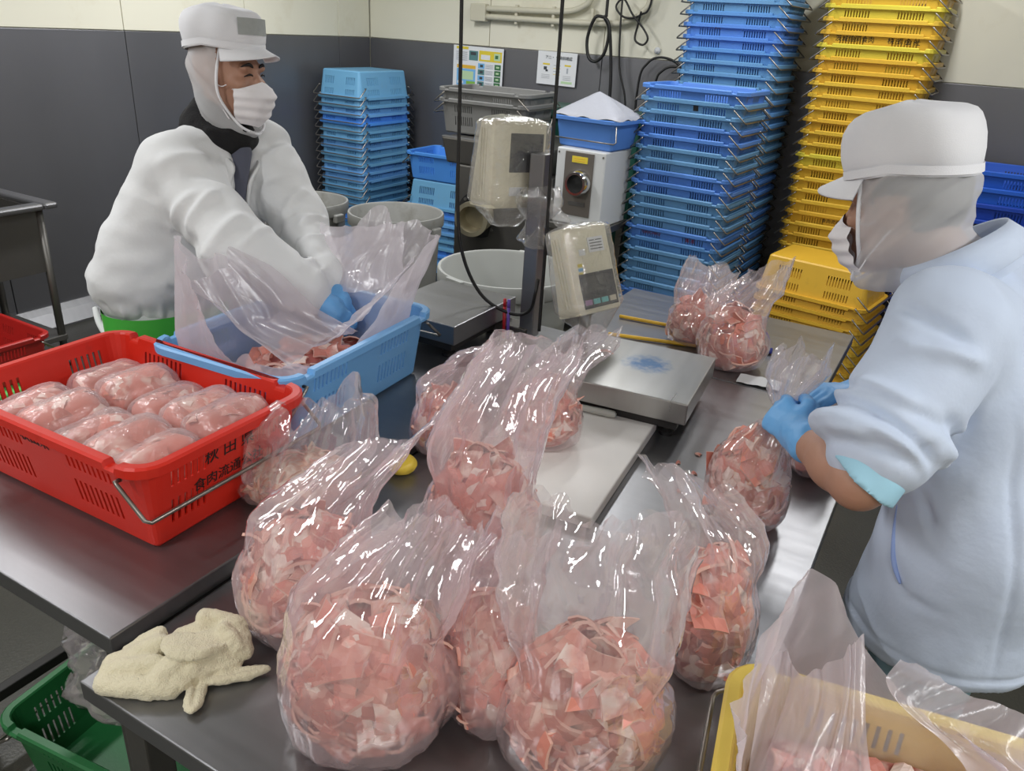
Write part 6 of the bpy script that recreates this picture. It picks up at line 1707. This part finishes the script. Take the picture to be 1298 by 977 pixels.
# ================================================================== right worker
def right_worker():
    base = np.array((0.19, 1.62, 0.0))
    t = thing('person', 'worker in pale blue coat and white hooded cap, seen from behind, tying a bag', 'person', tuple(base))
    fr = Frame((-0.092, 1.700, 1.508), (-0.90, 0.30, -0.22), (-0.22, 0.05, 1))
    neck = np.array((0.005, 1.690, 1.405))
    lsh, rsh = np.array((0.035, 1.515, 1.345)), np.array((0.095, 1.885, 1.340))
    lel, rel = np.array((-0.030, 1.315, 1.105)), np.array((0.02, 1.86, 1.06))
    lwr, rwr = np.array((-0.158, 1.478, 1.082)), np.array((-0.085, 1.735, 1.098))
    pel = np.array((0.20, 1.63, 0.86)); che = np.array((0.095, 1.685, 1.22))
    lat = nrm(rsh - lsh)
    B = SDF((-0.34, 1.20, -0.01), (0.45, 2.06, 1.72), 0.0075)
    add_head(B, fr)
    B.cone(fr(-0.03, 0, -0.05), neck + np.array((0.02, 0, -0.02)), 0.056, 0.062, 0.02)
    ax = nrm(neck - pel); Rt = np.stack([lat, nrm(np.cross(ax, lat)), ax], 1)
    B.slab(pel, che, (0.15, 0.11), (0.155, 0.11), Rt, 0.04).slab(che, neck - np.array((-0.03, 0, 0.05)), (0.15, 0.10), (0.09, 0.07), Rt, 0.04)
    B.cone(lsh, lel, 0.054, 0.046, 0.03).cone(lel, lel + (lwr - lel) * 0.35, 0.045, 0.046, 0.02).cone(lel + (lwr - lel) * 0.35, lwr, 0.046, 0.030, 0.02)
    B.cone(rsh, rel, 0.052, 0.043, 0.03).cone(rel, rwr, 0.043, 0.029, 0.02)
    hd_l = ((-0.72, 0.62, 0.16), (-0.55, -0.62, 0.55)); hd_r = ((-0.75, -0.62, 0.05), (0.1, 0.25, 0.95))
    hand(B, lwr, hd_l[0], hd_l[1], 1, (0.75, 1.0, 0.7), -0.002); hand(B, rwr, hd_r[0], hd_r[1], -1, (0.6, 0.9, 0.6), -0.002)
    for s in (-1, 1):
        hip = pel + lat * 0.085 * s + np.array((0, 0, -0.02)); kn = np.array((0.17, 1.63 + 0.10 * s, 0.46)); an = np.array((0.20, 1.63 + 0.11 * s, 0.09))
        B.cone(hip, kn, 0.085, 0.056, 0.03).cone(kn, an, 0.054, 0.038, 0.02).cone(an, an + np.array((-0.15, 0, -0.05)), 0.038, 0.030, 0.02)
    skin_obj('body', B, M['skin'], t, base, noise=[(60, 0.0006, 3)])
    S = SDF(fr.c - 0.16, fr.c + 0.16, 0.006)
    S.ell(fr(-0.018, 0, 0.022), (0.100, 0.081, 0.098), fr.R, 0.01)
    skin_obj('hair', S, M['hair'], t, base, [], [(60, 0.004, 3)], cutfn=lambda C: (fr.loc(C)[:, 0] < 0.035) & (fr.loc(C)[:, 2] > -0.055) & ~((np.abs(fr.loc(C)[:, 0] + 0.006) < 0.034) & (fr.loc(C)[:, 2] < 0.025)))
    headgear(t, fr, base, neck + np.array((0.015, 0.0, -0.015)), 9, 0.188, False, 0.050, 0.062)
    face_mask(t, fr, base, 6)
    # coat: loose, long, sleeve rolled to the elbow
    S = SDF((-0.24, 1.16, 0.60), (0.48, 2.14, 1.53), 0.0065)
    S.slab(che + np.array((0.02, 0, 0.02)), pel + np.array((0.0, 0, 0.06)), (0.215, 0.150), (0.215, 0.170), Rt, 0.06)
    S.slab(pel + np.array((0.0, 0, 0.08)), np.array((0.185, 1.63, 0.60)), (0.215, 0.170), (0.225, 0.195), np.stack([(0, 1, 0), (1, 0, 0), (0, 0, 1)], 1), 0.06)
    S.slab(neck + np.array((0.03, 0.0, -0.035)), che + np.array((0.02, 0, 0)), (0.10, 0.085), (0.21, 0.145), Rt, 0.05)
    S.cone(lsh + np.array((0.02, 0, -0.01)), rsh + np.array((0.02, 0, -0.01)), 0.086, 0.082, 0.05)
    S.ell((0.17, 1.69, 1.20), (0.13, 0.20, 0.17), None, 0.06)
    S.cone(lsh, lsh + (lel - lsh) * 0.72, 0.098, 0.092, 0.04)
    ed = nrm(lel - lsh)
    S.cut((0.18, 1.6, 0.675), (0.10, -0.02, -1))
    # rolled sleeve: thick soft rolls above the elbow
    S.cone(lsh + (lel - lsh) * 0.70, lel - ed * 0.055, 0.092, 0.070, 0.02)
    S.cone(rsh, rel, 0.090, 0.080, 0.04).cone(rel, rel + (rwr - rel) * 0.35, 0.080, 0.065, 0.02)
    strokes = limb_folds(lsh + (lel - lsh) * 0.55, lel, 0.09, 9, 3, 0.012, 0.012, 0.0, 1.0, 0.3) + limb_folds(lsh, lel, 0.095, 6, 6, 0.007, 0.018)
    for k, (tt, am) in enumerate(((0.56, -0.012), (0.66, 0.012), (0.74, -0.014), (0.83, 0.012), (0.90, -0.012))):
        c = lsh + (lel - lsh) * tt; u = nrm(np.cross(ed, (0.2, 1, 0.3))); v = np.cross(ed, u)
        strokes.append(([c + (u * math.cos(q) + v * math.sin(q)) * 0.092 + ed * 0.02 * math.sin(q + k) for q in np.linspace(0, 5.6, 14)], 0.011, am))
    strokes += [([(0.08, 1.47, 1.42), (0.11, 1.46, 1.30), (0.10, 1.44, 1.16), (0.06, 1.42, 1.06)], 0.010, -0.014), ([(0.16, 1.47, 1.15), (0.14, 1.45, 0.98), (0.15, 1.43, 0.80)], 0.02, 0.007), ([(0.22, 1.46, 1.22), (0.24, 1.44, 1.0), (0.22, 1.43, 0.75)], 0.022, 0.006), ([(0.06, 1.46, 1.05), (0.12, 1.44, 0.98), (0.2, 1.43, 0.95)], 0.012, -0.007),
                ([(0.30, 1.52, 1.15), (0.32, 1.50, 0.95), (0.34, 1.52, 0.72)], 0.022, 0.007), ([(0.28, 1.50, 1.2), (0.27, 1.47, 1.0), (0.30, 1.46, 0.8)], 0.015, -0.007), ([(0.02, 1.47, 0.86), (0.10, 1.43, 0.83), (0.2, 1.42, 0.85)], 0.012, -0.004), ([(0.05, 1.46, 0.72), (0.15, 1.43, 0.70), (0.28, 1.44, 0.72)], 0.014, 0.004), ([(0.03, 1.49, 1.40), (0.08, 1.45, 1.33), (0.10, 1.44, 1.25)], 0.014, 0.009)]
    SC_ = S
    for zz, am in ((0.715, -0.004), (0.708, 0.003)):
        ringp = [onto(S, (0.185 + 0.26 * math.cos(q), 1.63 + 0.28 * math.sin(q), zz + 0.008 * math.cos(q))) for q in np.linspace(PI * 0.75, PI * 2.2, 26)]
        strokes.append((ringp, 0.006, am))
    seam = [onto(S, (0.19 + 0.012 * k, 1.40, 1.25 - 0.06 * k)) for k in range(10)]
    strokes.append((seam, 0.006, -0.004))
    skin_obj('coat', S, M['coat_blue'], t, base, strokes, [((5, 5, 4), 0.012, 4), ((20, 20, 13), 0.004, 9)], )
    # hem band
    V, F = [], []
    # collar: stand-up ring with a pointed fold at the back
    rings = []
    cax = nrm(fr(-0.03, 0, -0.05) - neck); cu = nrm(np.cross(cax, (0, 1, 0.1))); cv = np.cross(cax, cu)
    for h_, r_ in ((-0.030, 0.108), (0.0, 0.104), (0.030, 0.098), (0.048, 0.096), (0.050, 0.100), (0.030, 0.108), (-0.012, 0.122), (-0.014, 0.118)):
        rings.append([neck + np.array((0.03, 0.0, 0.01)) + cax * (h_ + 0.014 * math.cos(a - 0.3) * (1 if h_ > 0.02 else 0.4)) + (cu * math.cos(a) * r_ * 1.0 + cv * math.sin(a) * r_ * 1.05) - base for a in np.linspace(0, 2 * PI, 48, endpoint=False)])
    ring_loft('collar', rings, M['coat_blue'], t)
    # side slit pocket with bluer lining
    pts = [onto(SC_, p) for p in ((-0.012, 1.470, 0.985), (-0.004, 1.452, 0.93), (0.018, 1.430, 0.875), (0.05, 1.412, 0.845))]
    MB().tube([p - Vector(base) for p in bez([tuple(q) for q in pts], 6)], [0.002 + 0.004 * math.sin(PI * k / 18) for k in range(19)], 8).obj('pocket_slit', M['pocket'], t, True)
    # pale blue cuff on the bare elbow
    S = SDF(lel - 0.16, lel + 0.16, 0.005); dd = nrm(lwr - lel)
    ed = nrm(lel - lsh); S.cone(lel - ed * 0.085, lel + ed * 0.03, 0.072, 0.066, 0.01).cut(lel - ed * 0.008, ed + dd * 0.5)
    skin_obj('sleeve_cuff', S, M['cuff_blue'], t, base, [], [(25, 0.004, 3)], )
    S = SDF((-0.05, 1.36, 0.10), (0.42, 1.92, 0.98), 0.008)
    S.slab(pel + np.array((0, 0, 0.04)), pel + np.array((0, 0, -0.06)), (0.185, 0.145), (0.18, 0.14), np.stack([(0, 1, 0), (1, 0, 0), (0, 0, 1)], 1), 0.04)
    for s in (-1, 1):
        hip = pel + lat * 0.085 * s; kn = np.array((0.17, 1.63 + 0.10 * s, 0.46)); an = np.array((0.20, 1.63 + 0.11 * s, 0.20))
        S.cone(hip, kn, 0.105, 0.088, 0.03).cone(kn, an, 0.088, 0.08, 0.02)
    skin_obj('trousers', S, M['trousers_blue'], t, base, [], [(14, 0.006, 3)])
    for s in (-1, 1):
        S = SDF((-0.04, 1.63 + 0.11 * s - 0.1, -0.005), (0.34, 1.63 + 0.11 * s + 0.1, 0.32), 0.007)
        S.cone((0.20, 1.63 + 0.11 * s, 0.28), (0.20, 1.63 + 0.11 * s, 0.07), 0.066, 0.055, 0.02).cone((0.21, 1.63 + 0.11 * s, 0.05), (0.07, 1.63 + 0.115 * s, 0.045), 0.052, 0.048, 0.02).cut((0, 0, 0.0), (0, 0, -1))
        skin_obj('boot', S, M['boots'], t, base)
    for w_, hd, sd, el, cl, back in ((lwr, hd_l, 1, lel, (0.75, 1.0, 0.7), 0.035), (rwr, hd_r, -1, rel, (0.6, 0.9, 0.6), 0.09)):
        S = SDF(w_ - 0.2, w_ + 0.2, 0.0042); dd = nrm(el - w_)
        hand(S, w_, hd[0], hd[1], sd, cl, 0.0022)
        S.cone(w_, w_ + dd * back, 0.036, 0.041, 0.012)
        skin_obj('glove', S, M['glove'], t, base, [], [(90, 0.0012, 2), (30, 0.001, 5)], it=1)
    return t
right_worker()
